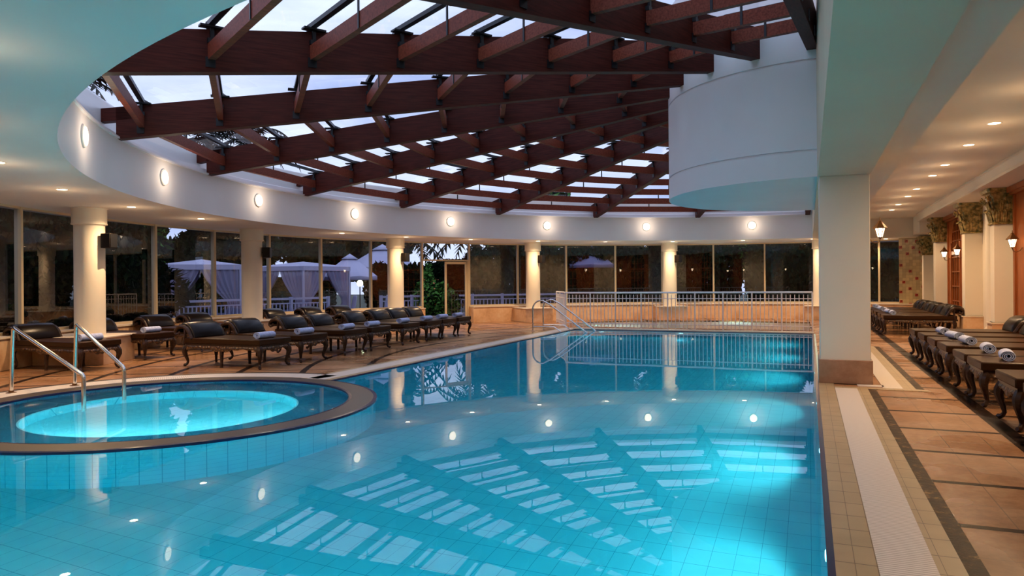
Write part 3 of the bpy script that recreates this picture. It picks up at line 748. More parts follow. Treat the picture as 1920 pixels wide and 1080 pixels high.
# ============================================================ LOUNGERS
def lounger_proto():
    t = empty('sun_lounger', (0, 0, 0))   # foot end at x=0, head end at +x, width along y
    Wd = .37
    MB().bb(0, 1.66, -Wd, Wd, .385, .475).build('seat_pad', M['pad'], t, bevel=.015)
    MB().bb(.02, 1.68, -Wd+.02, Wd-.02, .345, .385).build('frame', M['dark_wood'], t)
    def apron(L):
        rows_ = [[], []]; N = 44
        for i in range(N+1):
            s = i/N; d = .035 + .05*math.exp(-((s-.5)/.16)**2) + .055*(math.exp(-(s/.07)**2)+math.exp(-((s-1)/.07)**2)) + .010*cos(s*pi*14)
            rows_[0].append((s*L, 0, .352)); rows_[1].append((s*L, 0, .345-d))
        return rows_
    def place(rows_, M_):
        b = MB()
        back = [[(p[0], p[1]+.024, p[2]) for p in r_] for r_ in rows_]
        mid = [(p[0], p[1]-.012, (p[2]+q[2])/2) for p, q in zip(rows_[0], rows_[1])]
        b.grid([[Vector(p) for p in back[0]], [Vector(p) for p in rows_[0]], [Vector(p) for p in mid], [Vector(p) for p in rows_[1]], [Vector(p) for p in back[1]], [Vector(p) for p in back[0]]])
        for v_ in range(len(b.v)): b.v[v_] = M_ @ b.v[v_]
        return b
    place(apron(1.60), Matrix.Translation((.03, -Wd+.02, 0))).build('apron', M['carved'], t)
    place(apron(1.60), Matrix.Translation((1.63, Wd-.02, 0)) @ Matrix.Rotation(pi, 4, 'Z')).build('apron', M['carved'], t)
    place(apron(.68), Matrix.Translation((.02, .34, 0)) @ Matrix.Rotation(-pi/2, 4, 'Z')).build('apron', M['carved'], t)
    def leg(x, y, dx, dy, nm='leg'):
        path = [(.0, .36, .042), (.018, .33, .048), (.040, .285, .050), (.045, .235, .042), (.028, .175, .032), (.005, .115, .024), (-.004, .07, .021), (.012, .038, .022), (.040, .022, .026), (.062, .030, .018)]
        pts = [(x+dx*o_, y+dy*o_, z) for o_, z, r_ in path]
        b = MB(); b.tube(pts, [r_ for _, _, r_ in path], 8); return b.build(nm, M['dark_wood'], t)
    q = .75
    leg(.06, -.31, -q, -q); leg(.06, .31, -q, q); leg(1.58, -.31, q, -q); leg(1.58, .31, q, q)
    for s_ in (-1, 1):
        b = MB(); b.tube([(.84, s_*.31, .34), (.84, s_*.315, .2), (.84, s_*.315, .06), (.84, s_*.32, 0.0)], [.04, .03, .022, .026], 8); b.build('middle_leg', M['dark_wood'], t)
    prof = [(1.42, .47), (1.455, .52), (1.49, .58), (1.535, .635), (1.60, .668), (1.67, .67), (1.735, .65), (1.78, .61), (1.785, .565), (1.76, .54)]
    # cushion
    n = len(prof); rows_ = []
    for yy, th in ((-.335, .004), (-.333, .03), (-.315, .052), (-.28, .062), (0, .068), (.28, .062), (.315, .052), (.333, .03), (.335, .004)):
        ring = []
        for i, (u, z) in enumerate(prof):
            a, c = prof[max(i-1, 0)], prof[min(i+1, n-1)]; tx, tz = c[0]-a[0], c[1]-a[1]; l = hypot(tx, tz); nx, nz_ = -tz/l, tx/l
            e = .55 if i in (0, n-1) else 1
            ring.append((u+nx*th*e*.9, yy, z+nz_*th*e*.9))
        for i in reversed(range(n)):
            u, z = prof[i]; a, c = prof[max(i-1, 0)], prof[min(i+1, n-1)]; tx, tz = c[0]-a[0], c[1]-a[1]; l = hypot(tx, tz); nx, nz_ = -tz/l, tx/l
            ring.append((u-nx*th*.35, yy, z-nz_*th*.35))
        rows_.append(ring)
    b = MB(); b.grid(rows_, closed_u=True); m_ = len(rows_[0])
    b.add(rows_[0], [tuple(range(m_))]); b.add(rows_[-1], [tuple(range(m_))[::-1]])
    b.build('headrest', M['leather'], t)
    for s_ in (-1, 1):
        b = MB(); pts = [(u+.01, s_*.352, z-.012) for u, z in prof]
        pts += [(1.725, s_*.352, .54), (1.71, s_*.352, .56), (1.72, s_*.352, .58)]
        b.tube(pts, [.03]*2+[.034]*(len(pts)-5)+[.026, .02, .012], 8)
        b.tube([(1.62, s_*.35, .36), (1.60, s_*.352, .45), (1.59, s_*.352, .56), (1.60, s_*.352, .64)], [.035, .028, .022, .02], 8)
        b.build('headrest_side', M['carved'] if False else M['dark_wood'], t)
    return t
LP = lounger_proto(); first_l = [True]
def lounger(x, y, rz, label, group):
    o = LP if first_l[0] else copy_tree(LP); first_l[0] = False
    o.location = (x, y, 0); o.rotation_euler = (0, 0, rz); return tag(o, label, 'lounger', group)
# towel: a rolled sheet, axis along y
def towel_mesh(w=.36, r0=.018, r1=.068, turns=3.2, flat=.9):
    N = 64; th = .011; pts_o = []; pts_i = []
    for i in range(N+1):
        s = i/N; a = 2*pi*turns*s+2.2; r = r0+(r1-r0)*s
        pts_o.append((cos(a)*r*1.12, sin(a)*r*flat)); pts_i.append((cos(a)*(r-th*.8)*1.12, sin(a)*(r-th*.8)*flat))
    loop = pts_o + pts_i[::-1]; zmin = min(p[1] for p in loop)
    rows_ = [[(p[0], yy, p[1]-zmin) for p in loop] for yy in (-w/2, -w/2+.01, w/2-.01, w/2)]
    b = MB(); b.grid(rows_, closed_u=True)
    for yy in (-w/2, w/2):
        vs = [(p[0], yy, p[1]-zmin) for p in pts_o]+[(p[0], yy, p[1]-zmin) for p in pts_i]
        fs = [(i, i+1, N+1+i+1, N+1+i) for i in range(N)]
        b.add(vs, fs if yy < 0 else [f[::-1] for f in fs])
    return b.mesh('rolled_towel', [M['towel']])
TM = towel_mesh()
def towel(x, y, z, rz, label, group):
    o = bpy.data.objects.new('rolled_towel', TM); COL.objects.link(o); o.location = (x, y, z); o.rotation_euler = (0, 0, rz)
    return tag(o, label, 'towel', group)
gF = 'leather loungers in the front row beside the pool'
yF = [9.27, 10.30, 11.60, 12.52, 13.78, 14.88, 15.72, 16.62]
for k, y in enumerate(yF):
    xx = -8.0-.03*k
    lounger(xx, y, pi, 'black leather lounger in the front poolside row, %s from the hot tub' % ORD[k], gF)
    towel(xx-.20, y-.03, .475, R(random.uniform(-5, 5)), 'rolled blue towel on the %s front-row lounger from the hot tub' % ORD[k], 'rolled towels on the front row')
gB = 'leather loungers in the back row by the left windows'
back = [(-10.45, 8.05, 0, 1), (-11.12, 9.78, 4, 1), (-11.3, 11.28, 3, 0), (-11.3, 12.35, 2, 1), (-11.25, 14.75, 0, 1), (-11.2, 16.1, -3, 0), (-11.1, 17.25, -6, 0)]
wh = ['in front of the leftmost column and its stone plinth', 'just right of the leftmost column', 'third from the left in the back row', 'fourth from the left in the back row', 'behind the gap right of the second column', 'second from the right end of the back row', 'at the right end of the back row']
for k, (x, y, a, tw) in enumerate(back):
    lounger(x, y, pi+R(a), 'dark leather lounger by the left windows, %s' % wh[k].replace('in front of', 'before').replace('and its stone plinth', ''), gB)
    if tw: towel(x-.22, y-.02, .475, R(random.uniform(-4, 4)+a), 'rolled pale towel on the lounger %s' % wh[k], 'rolled towels on the back row')
gR = 'leather loungers along the right wall'
yR = [6.87, 7.84, 9.18, 10.07, 11.25, 12.17, 13.20, 14.28]
for k, y in enumerate(yR):
    lounger(1.66, y, 0, 'brown leather lounger in the near right-hand row, %s from the camera' % ORD[k], gR)
    if k < 7: towel(1.97 if k else 2.05, y+(.0 if k else -.05), .475, R(random.uniform(-12, 12)), 'rolled towel on the %s right-hand lounger from the camera' % ORD[k], 'rolled towels on the near right-hand loungers')
gS = 'leather loungers at the far end of the right aisle'
for k, y in enumerate([20.08, 21.0, 22.2, 23.12, 24.3, 25.2]):
    o = lounger(1.68, y, 0, 'dark lounger in the far aisle block behind the pillar, %s from the front' % ORD[k], gS)
    o.scale = (.94, 1, 1)
    towel(1.92, y, .475, R(random.uniform(-10, 10)), 'rolled pale towel on the far aisle lounger, %s from the front' % ORD[k], 'rolled towels on the far aisle loungers')

# ============================================================ RAILS
def arcpts(cx, cz, r, a0, a1, n, y):
    return [(cx+r*cos(R(a0+(a1-a0)*k/n)), y, cz+r*sin(R(a0+(a1-a0)*k/n))) for k in range(n+1)]
for k, (A, B) in enumerate([((-9.32, 5.93), (-7.42, 5.50)), ((-9.16, 6.66), (-7.66, 6.20))]):
    t = empty('hand_rail', (A[0], A[1], 0), 0, 'steel handrail sloping into the round hot tub, the %s of the two' % ('left' if k == 0 else 'right'), 'handrail', 'handrails of the hot tub')
    a = Vector((0, 0, 0)); e = Vector((B[0]-A[0], B[1]-A[1], 0)); u = e.normalized()
    zt, zl = .83, .35
    tilt = u*.07
    pts = [a, a+Vector((0, 0, .3))+tilt*.4, a+tilt+Vector((0, 0, zt-.06)), a+tilt+u*.015+Vector((0, 0, zt-.015)), a+tilt+u*.05+Vector((0, 0, zt)), a+tilt+u*.09+Vector((0, 0, zt-.015))]
    po = MB().tube(pts[:3], .024, 12).build('post', M['chrome'], t)
    MB().tube(pts[2:] + [e-u*.03+Vector((0, 0, zl+.015)), e-u*.004+Vector((0, 0, zl-.01)), e+Vector((0, 0, zl-.05)), e+Vector((0, 0, -.14))], .024, 12).build('rail', M['chrome'], t)
    MB().lathe([(.06, 0.0), (.06, .012), (.03, .02), (.026, .04)], n=20).build('base_flange', M['bronze'], po)
t = empty('pool_ladder', (-7.05, 18.9, 0), 0, 'curved steel ladder rails entering the far left corner of the pool', 'pool ladder')
for s_ in (-.42, .42):
    pts = [(0, s_, 0), (0, s_, .3), (0, s_, .60)] + arcpts(.25, .60, .25, 180, 80, 8, s_)[1:] + [(.50, s_, .74), (1.50, s_, .02), (1.60, s_, -.06), (1.62, s_, -.45)]
    MB().tube(pts, .021, 10).build('grab_rail', M['chrome'], t)
    MB().tube([(0, s_, .13), (.5, s_, .13), (.62, s_, .13), (.95, s_, -.1), (.98, s_, -.4)], .017, 8).build('lower_rail', M['chrome'], t)
    MB().lathe([(.045, 0), (.045, .012), (.024, .02)], (0, s_, 0), n=16).build('base_flange', M['chrome'], t)
for z in (-.2, -.38):
    MB().tube([(1.61, -.42, z), (1.61, .42, z)], .018, 8).build('tread', M['chrome'], t)

# white railing of the wading pool
t = empty('safety_railing', (-6.72, 20.4, 0), 0, 'white metal railing with thin balusters in front of the wading pool', 'railing')
Lr = 6.80
HR = 1.03
MB().tube([(0, 0, HR), (Lr, 0, HR)], .024, 8).build('top_rail', M['rail_white'], t)
for z in (.86, .13): MB().tube([(0, 0, z), (Lr, 0, z)], .013, 6).build('lower_rail', M['rail_white'], t)
ret = [(-.35, .9), (-.78, 1.75), (-1.12, 2.4)]
MB().tube([(0, 0, HR)]+[(x, y, HR) for x, y in ret], .024, 8).build('top_rail', M['rail_white'], t)
for z in (.86, .13): MB().tube([(0, 0, z)]+[(x, y, z) for x, y in ret], .013, 6).build('lower_rail', M['rail_white'], t)
NP = 10; pm = MB().tube([(0, 0, 0), (0, 0, HR)], .021, 8).mesh('post', [M['rail_white']]); bm_ = MB().tube([(0, 0, .02), (0, 0, .97)], .0115, 6).mesh('baluster', [M['rail_white']])
def child(nm, me, x, y, par):
    o = bpy.data.objects.new(nm, me); COL.objects.link(o); o.parent = par; o.location = (x, y, 0)
for i in range(NP):
    child('post', pm, Lr*i/(NP-1), 0, t)
    if i < NP-1:
        for j in range(1, 7): child('baluster', bm_, Lr*(i+j/7)/(NP-1), 0, t)
pr_ = [(0, 0)]+ret
for i in range(3):
    child('post', pm, *pr_[i+1], t)
    for j in range(1, 7):
        s = j/7; child('baluster', bm_, pr_[i][0]*(1-s)+pr_[i+1][0]*s, pr_[i][1]*(1-s)+pr_[i+1][1]*s, t)

# wall speakers on the columns
sp_ = empty('wall_speaker', (0, 0, 0))
cb_ = MB().bb(-.10, .10, -.09, .09, -.13, .13).build('cabinet', M['speaker'], sp_, bevel=.01)
MB().bb(-.085, .085, -.098, -.09, -.115, .115).build('grille', M['black_metal'], cb_)
MB().bb(-.02, .02, .0, .20, -.02, .02).build('bracket', M['black_metal'], sp_)
spk = ['leftmost round column', 'second round column from the left', 'column left of the garden door', 'column right of the garden door', 'column behind the white railing']
for k, a in enumerate([-157.7, 179.4, 156.8, 134.1, 111.9]):
    o = sp_ if k == 0 else copy_tree(sp_)
    p = pol(R_COL, a); view = Vector((-p.x, -p.y, 0)).normalized(); side = Vector((-view.y, view.x, 0))*1.0
    # on the side of the column that looks along the hall
    tang = Vector((cos(R(a)-pi/2), sin(R(a)-pi/2), 0)); inward = Vector((-cos(R(a)), -sin(R(a)), 0))
    rgt = Vector((-view.y, view.x, 0)); d = (rgt*.80 + view*.60).normalized() if k != 1 else (rgt*.95+view*.30).normalized()
    q = p + d*.37; o.location = (q.x, q.y, 2.14)
    o.rotation_euler = (0, 0, atan2(d.y, d.x)+pi/2)
    tag(o, 'small dark wall speaker on the %s' % spk[k], 'speaker', 'wall speakers on the columns')

# ============================================================ RIGHT WALL
def square_ring(h, z): return [(-h, -h, z), (h, -h, z), (h, h, z), (-h, h, z)]
def pilaster(y, zc, ztop, zbase, label, wx=.36, dy=.34):
    x = 3.39
    t = empty('pilaster', (x+wx/2, y+dy/2, 0), 0, label, 'pilaster', 'pilasters of the right wall')
    MB().bb(-wx/2, wx/2+.0, -dy/2, dy/2, zbase, zc).build('shaft', M['cream'], t, bevel=.004)
    b = MB(); b.bb(-wx/2-.05, wx/2, -dy/2-.05, dy/2+.05, 0, zbase); b.bb(-wx/2-.07, wx/2, -dy/2-.07, dy/2+.07, zbase-.03, zbase, 1)
    b.build('plinth', [M['stone'], M['stone_light']], t, bevel=.005)
    H = ztop-zc; N = 10; rows_ = []
    hb, ht = .185, .31
    prof = [(hb+.02, 0), (hb+.03, .02), (hb+.02, .04), (hb, .05)] + [(hb+(ht-hb-.05)*((i/N)**4), .05+(H-.15)*i/N) for i in range(1, N+1)] + [(ht-.03, H-.09), (ht, H-.08), (ht+.02, H-.03), (ht+.02, H)]
    b = MB()
    def chamf(h, z):
        c = h*.86
        return [(-c, -h, z), (0, -h*.97, z), (c, -h, z), (h, -c, z), (h*.97, 0, z), (h, c, z), (c, h, z), (0, h*.97, z), (-c, h, z), (-h, c, z), (-h*.97, 0, z), (-h, -c, z)]
    rows_ = [[(min(p[0], .178), p[1], p[2]+zc) for p in chamf(h, z)] for h, z in prof]
    b.grid(rows_, closed_u=True, smooth=False); b.add(rows_[-1], [tuple(range(12))]); b.add(rows_[0], [tuple(range(12))[::-1]])
    cap = b.build('capital', M['gold'], t)
    lv = MB()
    def leaf(cx, cy, ox, oy, z0, h, w, curl):
        # leaf standing on the bell, curling outward at the tip; (ox,oy) outward
        sx, sy = -oy, ox; rows2 = []
        for i in range(9):
            s = i/8; out = .012+curl*s**3 + .02*sin(pi*s); zz = z0+h*(s if s < .85 else .85-(s-.85)*1.2)
            ww = w*(.70+.45*sin(pi*min(s*1.05, 1)))*(1-.45*s**5)
            row = []
            for j in range(7):
                q = (j-3)/3; sc = 1-.12*(j % 2)
                row.append((cx+ox*(out-.012*abs(q)*1.5+.01*(j % 2 == 0))+sx*q*ww/2*sc, cy+oy*(out-.012*abs(q)*1.5+.01*(j % 2 == 0))+sy*q*ww/2*sc, zc+zz))
            rows2.append(row)
        lv.grid(rows2); lv.grid([[Vector(p)-Vector((ox, oy, 0))*.008 for p in r_] for r_ in rows2])
    for (ox, oy) in ((0, -1), (-1, 0), (0, 1)):
        sx, sy = -oy, ox
        for q in (-.12, 0, .12): leaf(ox*(hb+.01)+sx*q, oy*(hb+.01)+sy*q, ox, oy, .05, H*.40, .12, .10)
        for q in (-.06, .06): leaf(ox*(hb+.005)+sx*q, oy*(hb+.005)+sy*q, ox, oy, .08, H*.66, .11, .13)
        leaf(ox*(hb+.02), oy*(hb+.02), ox, oy, H*.5, H*.38, .09, .08)
    for (ox, oy) in ((-.707, -.707), (-.707, .707)):
        leaf(ox*(hb*1.3), oy*(hb*1.3), ox, oy, .08, H*.42, .11, .12)
        # volute
        pts = [(ox*(hb*1.3+.02+.16*s), oy*(hb*1.3+.02+.16*s), zc+H*.45+H*.36*s) for s in (0, .4, .8, 1)]
        cxx, czz = hb*1.3+.16, zc+H*.72
        pts += [(ox*(cxx+.045*cos(a)), oy*(cxx+.045*cos(a)), czz+.045*sin(a)) for a in (pi*.5, pi*.2, -pi*.1, -pi*.5, -pi*.9, -pi*1.2)]
        lv.tube(pts, .020, 6)
    lv.build('acanthus_leaves', M['gold'], cap)
    return t
pilaster(16.75, 2.42, 3.13, .48, 'cream pilaster with gilded acanthus capital at the right edge of the photo')
pilaster(19.65, 2.42, 3.13, .48, 'cream pilaster with gilded acanthus capital, second from the right edge')
pilaster(23.9, 2.42, 3.13, .48, 'cream pilaster with gilded acanthus capital, third from the right edge')
pilaster(26.2, 2.12, 2.72, .48, 'far cream pilaster with lower gilded capital beside the mosaic wall')
# round-edged cream strip with moulded base between the first two pilasters
t = empty('half_column', (3.60, 17.9, 0), 0, 'slim cream half column with moulded base between the two nearest capitals', 'half column')
MB().lathe([(.13, .3), (.13, 3.13)], n=24).build('shaft', M['cream'], t)
MB().lathe([(.21, 0), (.21, .18), (.19, .2), (.2, .23), (.17, .27), (.15, .3), (.13, .34)], n=24).build('base', M['stone_light'], t)
# wood panelling with arched windows
def wood_panel(ya, yb, label, centre):
    x = 3.70; t = empty('wood_panel', (x, ya, 0), 0, label, 'wood panelling', 'wood panels of the right wall'); L = yb-ya; c = centre-ya; hw = .62; zs = 2.35
    outer = [(0, .02), (L, .02), (L, 3.02), (0, 3.02)]
    holeo = [(c-hw, .62), (c+hw, .62)] + [(c+hw*cos(a), zs+hw*sin(a)) for a in [pi*k/16 for k in range(17)]]
    b = MB(); vs = [(0, p[0], p[1]) for L_ in (outer, holeo) for p in L_]
    tr = tessellate_polygon([[Vector((p[0], p[1], 0)) for p in outer], [Vector((p[0], p[1], 0)) for p in holeo]])
    b.add(vs, [tuple(q) for q in tr])
    n_ = len(holeo); b.add([(0, p[0], p[1]) for p in holeo]+[(.045, p[0], p[1]) for p in holeo], [(i, (i+1) % n_, n_+(i+1) % n_, n_+i) for i in range(n_)])
    b.bb(-.03, .0, 0, .12, .02, 3.02); b.bb(-.03, 0, L-.12, L, .02, 3.02)
    b.bb(-.03, 0, c-hw-.10, c-hw, .5, 2.35); b.bb(-.03, 0, c+hw, c+hw+.10, .5, 2.35)
    b.build('panel', M['panel'], t)
    b = MB(); b.bb(-.13, .04, -.0, L, 3.02, 3.12); b.bb(-.08, .04, 0, L, 2.97, 3.02); b.build('cornice', M['panel'], t)
    b = MB(); b.bb(.035, .045, c-hw, c+hw, .62, 2.98); b.build('dark_glass', mat('dark_window_backing', (.02, .008, .005), .1), t)
    b = MB()
    for q in (-.31, 0, .31): b.bb(.0, .034, c+q-.018, c+q+.018, .62, 2.9 if q == 0 else 2.8)
    for z in (.75, 1.15, 1.55, 1.95): b.bb(.0, .034, c-hw, c+hw, z-.015, z+.015)
    b.bb(-.02, .034, c-hw, c+hw, 2.02, 2.12)
    for z in (2.4, 2.65): b.bb(.0, .034, c-hw*.9, c+hw*.9, z-.01, z+.01)
    b.build('lattice', M['panel'], t)
    b = MB(); b.bb(-.10, 0, c-hw-.15, c+hw+.15, .50, .62); b.build('sill', M['stone_light'], t)
    b = MB(); b.bb(-.05, 0, 0, L, 0, .48); b.build('skirting', M['stone'], t)
wood_panel(20.1, 23.8, 'orange wood panelling with a dark arched window between two gilded capitals', 22.6)
wood_panel(12.2, 16.6, 'orange wood panelling with an arched window at the right edge of the photo', 14.6)
wood_panel(3.2, 8.0, 'near orange wood panelling with an arched window outside the frame', 5.6)

# ============================================================ GARDEN
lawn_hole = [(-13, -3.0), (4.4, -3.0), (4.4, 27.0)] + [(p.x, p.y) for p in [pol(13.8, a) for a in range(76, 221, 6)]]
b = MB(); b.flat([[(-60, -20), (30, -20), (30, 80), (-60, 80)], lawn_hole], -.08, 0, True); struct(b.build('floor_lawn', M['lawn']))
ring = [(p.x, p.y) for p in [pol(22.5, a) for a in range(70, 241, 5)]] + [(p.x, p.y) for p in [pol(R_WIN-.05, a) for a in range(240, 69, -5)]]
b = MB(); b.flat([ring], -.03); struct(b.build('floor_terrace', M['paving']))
# garden balustrade
def balustrade(a0, a1, r, label, n):
    o_ = pol(r, a0); t = empty('garden_railing', o_, 0, label, 'garden railing', 'white garden railings outside the windows')
    P = [pol(r, a0+(a1-a0)*k/n)-o_ for k in range(n+1)]
    for k in range(n):
        b = MB(); b.bar(P[k]+Vector((0, 0, .84)), P[k+1]+Vector((0, 0, .84)), .06, .07); b.build('top_rail', M['white_paint'], t)
        b = MB(); b.bar(P[k]+Vector((0, 0, .10)), P[k+1]+Vector((0, 0, .10)), .04, .05); b.bar(P[k]+Vector((0, 0, .70)), P[k+1]+Vector((0, 0, .70)), .04, .04)
        m_ = max(3, int((P[k+1]-P[k]).length/.14))
        for j in range(1, m_):
            q = P[k].lerp(P[k+1], j/m_); b.box((q.x, q.y, .42), (.03, .03, .60))
        b.build('baluster_panel', M['white_paint'], t)
    for k in range(n+1):
        MB().box((P[k].x, P[k].y, .45), (.09, .09, .96)).build('post', M['white_paint'], t)
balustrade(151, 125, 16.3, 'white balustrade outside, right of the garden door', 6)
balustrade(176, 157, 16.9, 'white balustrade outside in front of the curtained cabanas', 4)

def cabana(x_, y_, rot, label, wx=2.35):
    t = empty('cabana', (x_, y_, -.03), R(rot), label, 'cabana', 'curtained cabanas in the garden')
    h = wx/2
    for (x, y) in ((-h, -h), (h, -h), (h, h), (-h, h)):
        MB().bb(x-.03, x+.03, y-.03, y+.03, 0, 2.02).build('pole', M['canvas'], t)
    b = MB(); Z = 2.02
    b.add([(-h-.04, -h-.04, Z), (h+.04, -h-.04, Z), (h+.04, h+.04, Z), (-h-.04, h+.04, Z), (0, 0, Z+.20)], [(0, 1, 4), (1, 2, 4), (2, 3, 4), (3, 0, 4)])
    b.skirt([(-h-.04, -h-.04), (h+.04, -h-.04), (h+.04, h+.04), (-h-.04, h+.04)], Z-.16, Z)
    b.build('canopy', M['canvas'], t)
    corners = [(-h, -h), (h, -h), (h, h), (-h, h)]
    for k in range(4):
        A = Vector((*corners[k], 0)); B = Vector((*corners[(k+1) % 4], 0))
        for s_, (S, E_) in enumerate(((A, B), (B, A))):
            d = (E_-S); rows_ = []
            for i in range(15):
                z = 1.9-1.85*i/14; q = i/14
                if q < .6: wdt = .47-.34*(q/.6)**1.5
                else: wdt = .13+.10*(q-.6)/.4
                row = []
                for j in range(25):
                    u = j/24; off = .030*sin(u*pi*11)*(1-.3*q)
                    nrm = Vector((-d.y, d.x, 0)).normalized()
                    row.append(S+d*(.02+wdt*u)+nrm*off+Vector((0, 0, z)))
                rows_.append(row)
            MB().grid(rows_).build('curtain', M['curtain'], t)
    # day bed
    MB().bb(-h+.25, h-.25, -h+.2, h-.2, .25, .42).build('day_bed', M['curtain'], t, bevel=.04)
    b = MB()
    for x in (-h+.3, h-.3):
        for y in (-h+.25, h-.25): b.bb(x-.03, x+.03, y-.03, y+.03, 0, .25)
    b.build('bed_legs', M['dark_wood'], t)
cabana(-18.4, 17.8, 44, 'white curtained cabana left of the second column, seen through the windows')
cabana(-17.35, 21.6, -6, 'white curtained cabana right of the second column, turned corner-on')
def parasol(x, y, zt, rad, zb, label, rot=0, cm='canvas'):
    t = empty('parasol', (x, y, -.05), R(rot), label, 'parasol', 'white garden parasols')
    MB().lathe([(.25, 0), (.25, .06), (.05, .09), (.028, .12), (.028, zt)], n=16).build('pole', M['white_paint'], t)
    b = MB(); n = 8; vs = []; 
    top = [(0, 0, zt+.05)]
    r1_ = [(rad*.22*cos(2*pi*k/n), rad*.22*sin(2*pi*k/n), zt-.10*rad) for k in range(n)]
    r2 = [(rad*cos(2*pi*k/n), rad*sin(2*pi*k/n), zb+.12) for k in range(n)]
    r3 = [(rad*1.0*cos(2*pi*k/n), rad*1.0*sin(2*pi*k/n), zb-.04) for k in range(n)]
    mid = [((r2[k][0]+r2[(k+1) % n][0])*.49, (r2[k][1]+r2[(k+1) % n][1])*.49, zb+.09) for k in range(n)]
    vs = r1_+r2+mid+r3
    fs = []
    for k in range(n):
        k2 = (k+1) % n
        fs += [(k, n+k, 2*n+k), (k, 2*n+k, k2), (k2, 2*n+k, n+k2), (n+k, 3*n+k, 2*n+k), (2*n+k, 3*n+k, 3*n+k2), (2*n+k, 3*n+k2, n+k2)]
    b.add(vs, fs); b.build('canopy', M[cm], t, solid=.006)
    b = MB(); vs = [(0, 0, zt+.10)]+[(rad*.3*cos(2*pi*k/n), rad*.3*sin(2*pi*k/n), zt-.10*rad+.0) for k in range(n)]
    b.add(vs, [(0, 1+k, 1+(k+1) % n) for k in range(n)]); b.build('vent_cap', M[cm], t, solid=.006)
    b = MB()
    for k in range(n):
        b.tube([(0, 0, zt-.12), (r2[k][0]*.97, r2[k][1]*.97, zb+.10)], .012, 4)
    b.build('ribs', M['white_paint'], t)
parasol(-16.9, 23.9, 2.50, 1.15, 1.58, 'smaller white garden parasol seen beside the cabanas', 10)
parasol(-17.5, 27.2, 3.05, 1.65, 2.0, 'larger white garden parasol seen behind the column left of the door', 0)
parasol(-9.8, 33.3, 3.15, 1.5, 2.1, 'dim bluish parasol in the dark behind the far windows', 20, 'shaded_canvas')
# plastic garden chairs, back view
gc = empty('garden_chair', (0, 0, 0))
b = MB(); rows_ = []
for i in range(9):
    z = .42+.52*i/8; rows_.append([(x*(.27 if i < 7 else .27-.03*(i-6)), -.24-.10*i/8+.03*abs(x), z) for x in (-1, -.6, -.2, .2, .6, 1)])
b.grid(rows_)
b.build('backrest', M['white_paint'], gc, solid=.02)
MB().bb(-.26, .26, -.24, .24, .40, .43).build('seat', M['white_paint'], gc, bevel=.01)
for (x, y) in ((-.23, -.22), (.23, -.22), (-.23, .22), (.23, .22)): MB().tube([(x, y, .41), (x*1.08, y*1.08, 0)], .022, 6).build('leg', M['white_paint'], gc)
for k, (x, y, rz, l) in enumerate([(-15.9, 22.3, 50, 'white plastic garden chair outside, left one of the pair by the parasols'), (-15.3, 23.6, 45, 'white plastic garden chair outside, right one of the pair by the parasols')]):
    o = gc if k == 0 else copy_tree(gc); o.location = (x, y, -.03); o.rotation_euler = (0, 0, R(rz+90)); tag(o, l, 'garden chair', 'garden chairs')
# garden lamp post
t = empty('garden_lamp', (-17.6, 25.6, -.05), 0, 'dark garden lamp post with a bright globe between the parasols', 'garden lamp')
MB().lathe([(.09, 0), (.05, .06), (.025, .1), (.022, 1.3)], n=10).build('pole', M['black_metal'], t)
MB().lathe([(0, -.13)]+[(.13*sin(a), -.13*cos(a)) for a in [pi*k/10 for k in range(1, 10)]]+[(0, .13)], (0, 0, 1.42), n=16).build('globe', mat('lit_globe', (1, 1, .8), .4, emit=(.95, 1.0, .62), es=14), t)
lamp('globe_light', 'POINT', (-17.6, 25.6, 1.62), 60, (.9, 1, .6), size=.12)

# foliage
def leaf_cloud(blobs, n, size, mats_w, seed, stretch=1.8):
    rnd = random.Random(seed); b = MB(); tot = sum(q[3]**2*q[4] for q in blobs)
    for (x, y, z, r, rz_) in blobs:
        m_ = int(n*(r**2*rz_)/tot)
        for _ in range(m_):
            while True:
                p = Vector((rnd.uniform(-1, 1), rnd.uniform(-1, 1), rnd.uniform(-1, 1)))
                if .25 < p.length < 1: break
            if rnd.random() < .6: p = p.normalized()*rnd.uniform(.78, 1.05)
            c = Vector((x+p.x*r, y+p.y*r, z+p.z*rz_))
            u = Vector((rnd.gauss(0, 1), rnd.gauss(0, 1), rnd.gauss(0, .7))).normalized(); w = u.cross(Vector((rnd.gauss(0, 1), rnd.gauss(0, 1), rnd.gauss(0, 1)))).normalized()
            s_ = size*rnd.uniform(.6, 1.3); u = u*s_*stretch*.5; w = w*s_*.5
            mi = 0 if rnd.random() < mats_w else 1
            b.add([c-u, c-w*.9, c+u, c+w*.9], [(0, 1, 2, 3)], mi)
    return b
def tree_mesh(seed, H, Rr, n=10000, size=.20):
    rnd = random.Random(seed); bl = []
    for _ in range(9):
        a = rnd.uniform(0, 2*pi); q = rnd.uniform(.1, .62)*Rr; z = rnd.uniform(.38, .86)*H
        bl.append((q*cos(a), q*sin(a), z, Rr*rnd.uniform(.38, .55), H*rnd.uniform(.13, .2)))
    return leaf_cloud(bl, n, size, .7, seed)
def trunk(H, r=.16):
    b = MB(); b.tube([(0, 0, 0), (.05, .03, H*.3), (-.04, 0, H*.6), (0, 0, H*.8)], [r, r*.8, r*.6, r*.3], 8)
    for k in range(5):
        a = k*1.3; b.tube([(0, 0, H*(.35+.07*k)), (cos(a)*H*.15, sin(a)*H*.15, H*(.5+.07*k))], [r*.35, r*.12], 5)
    return b
variants = []
for sd in (11, 12, 13):
    variants.append((tree_mesh(sd, 1.0*5, 2.4).mesh('crown', [M['leaf'], M['leaf2'] if sd == 11 else M['leaf3']]), trunk(5).mesh('trunk', [M['bark']])))
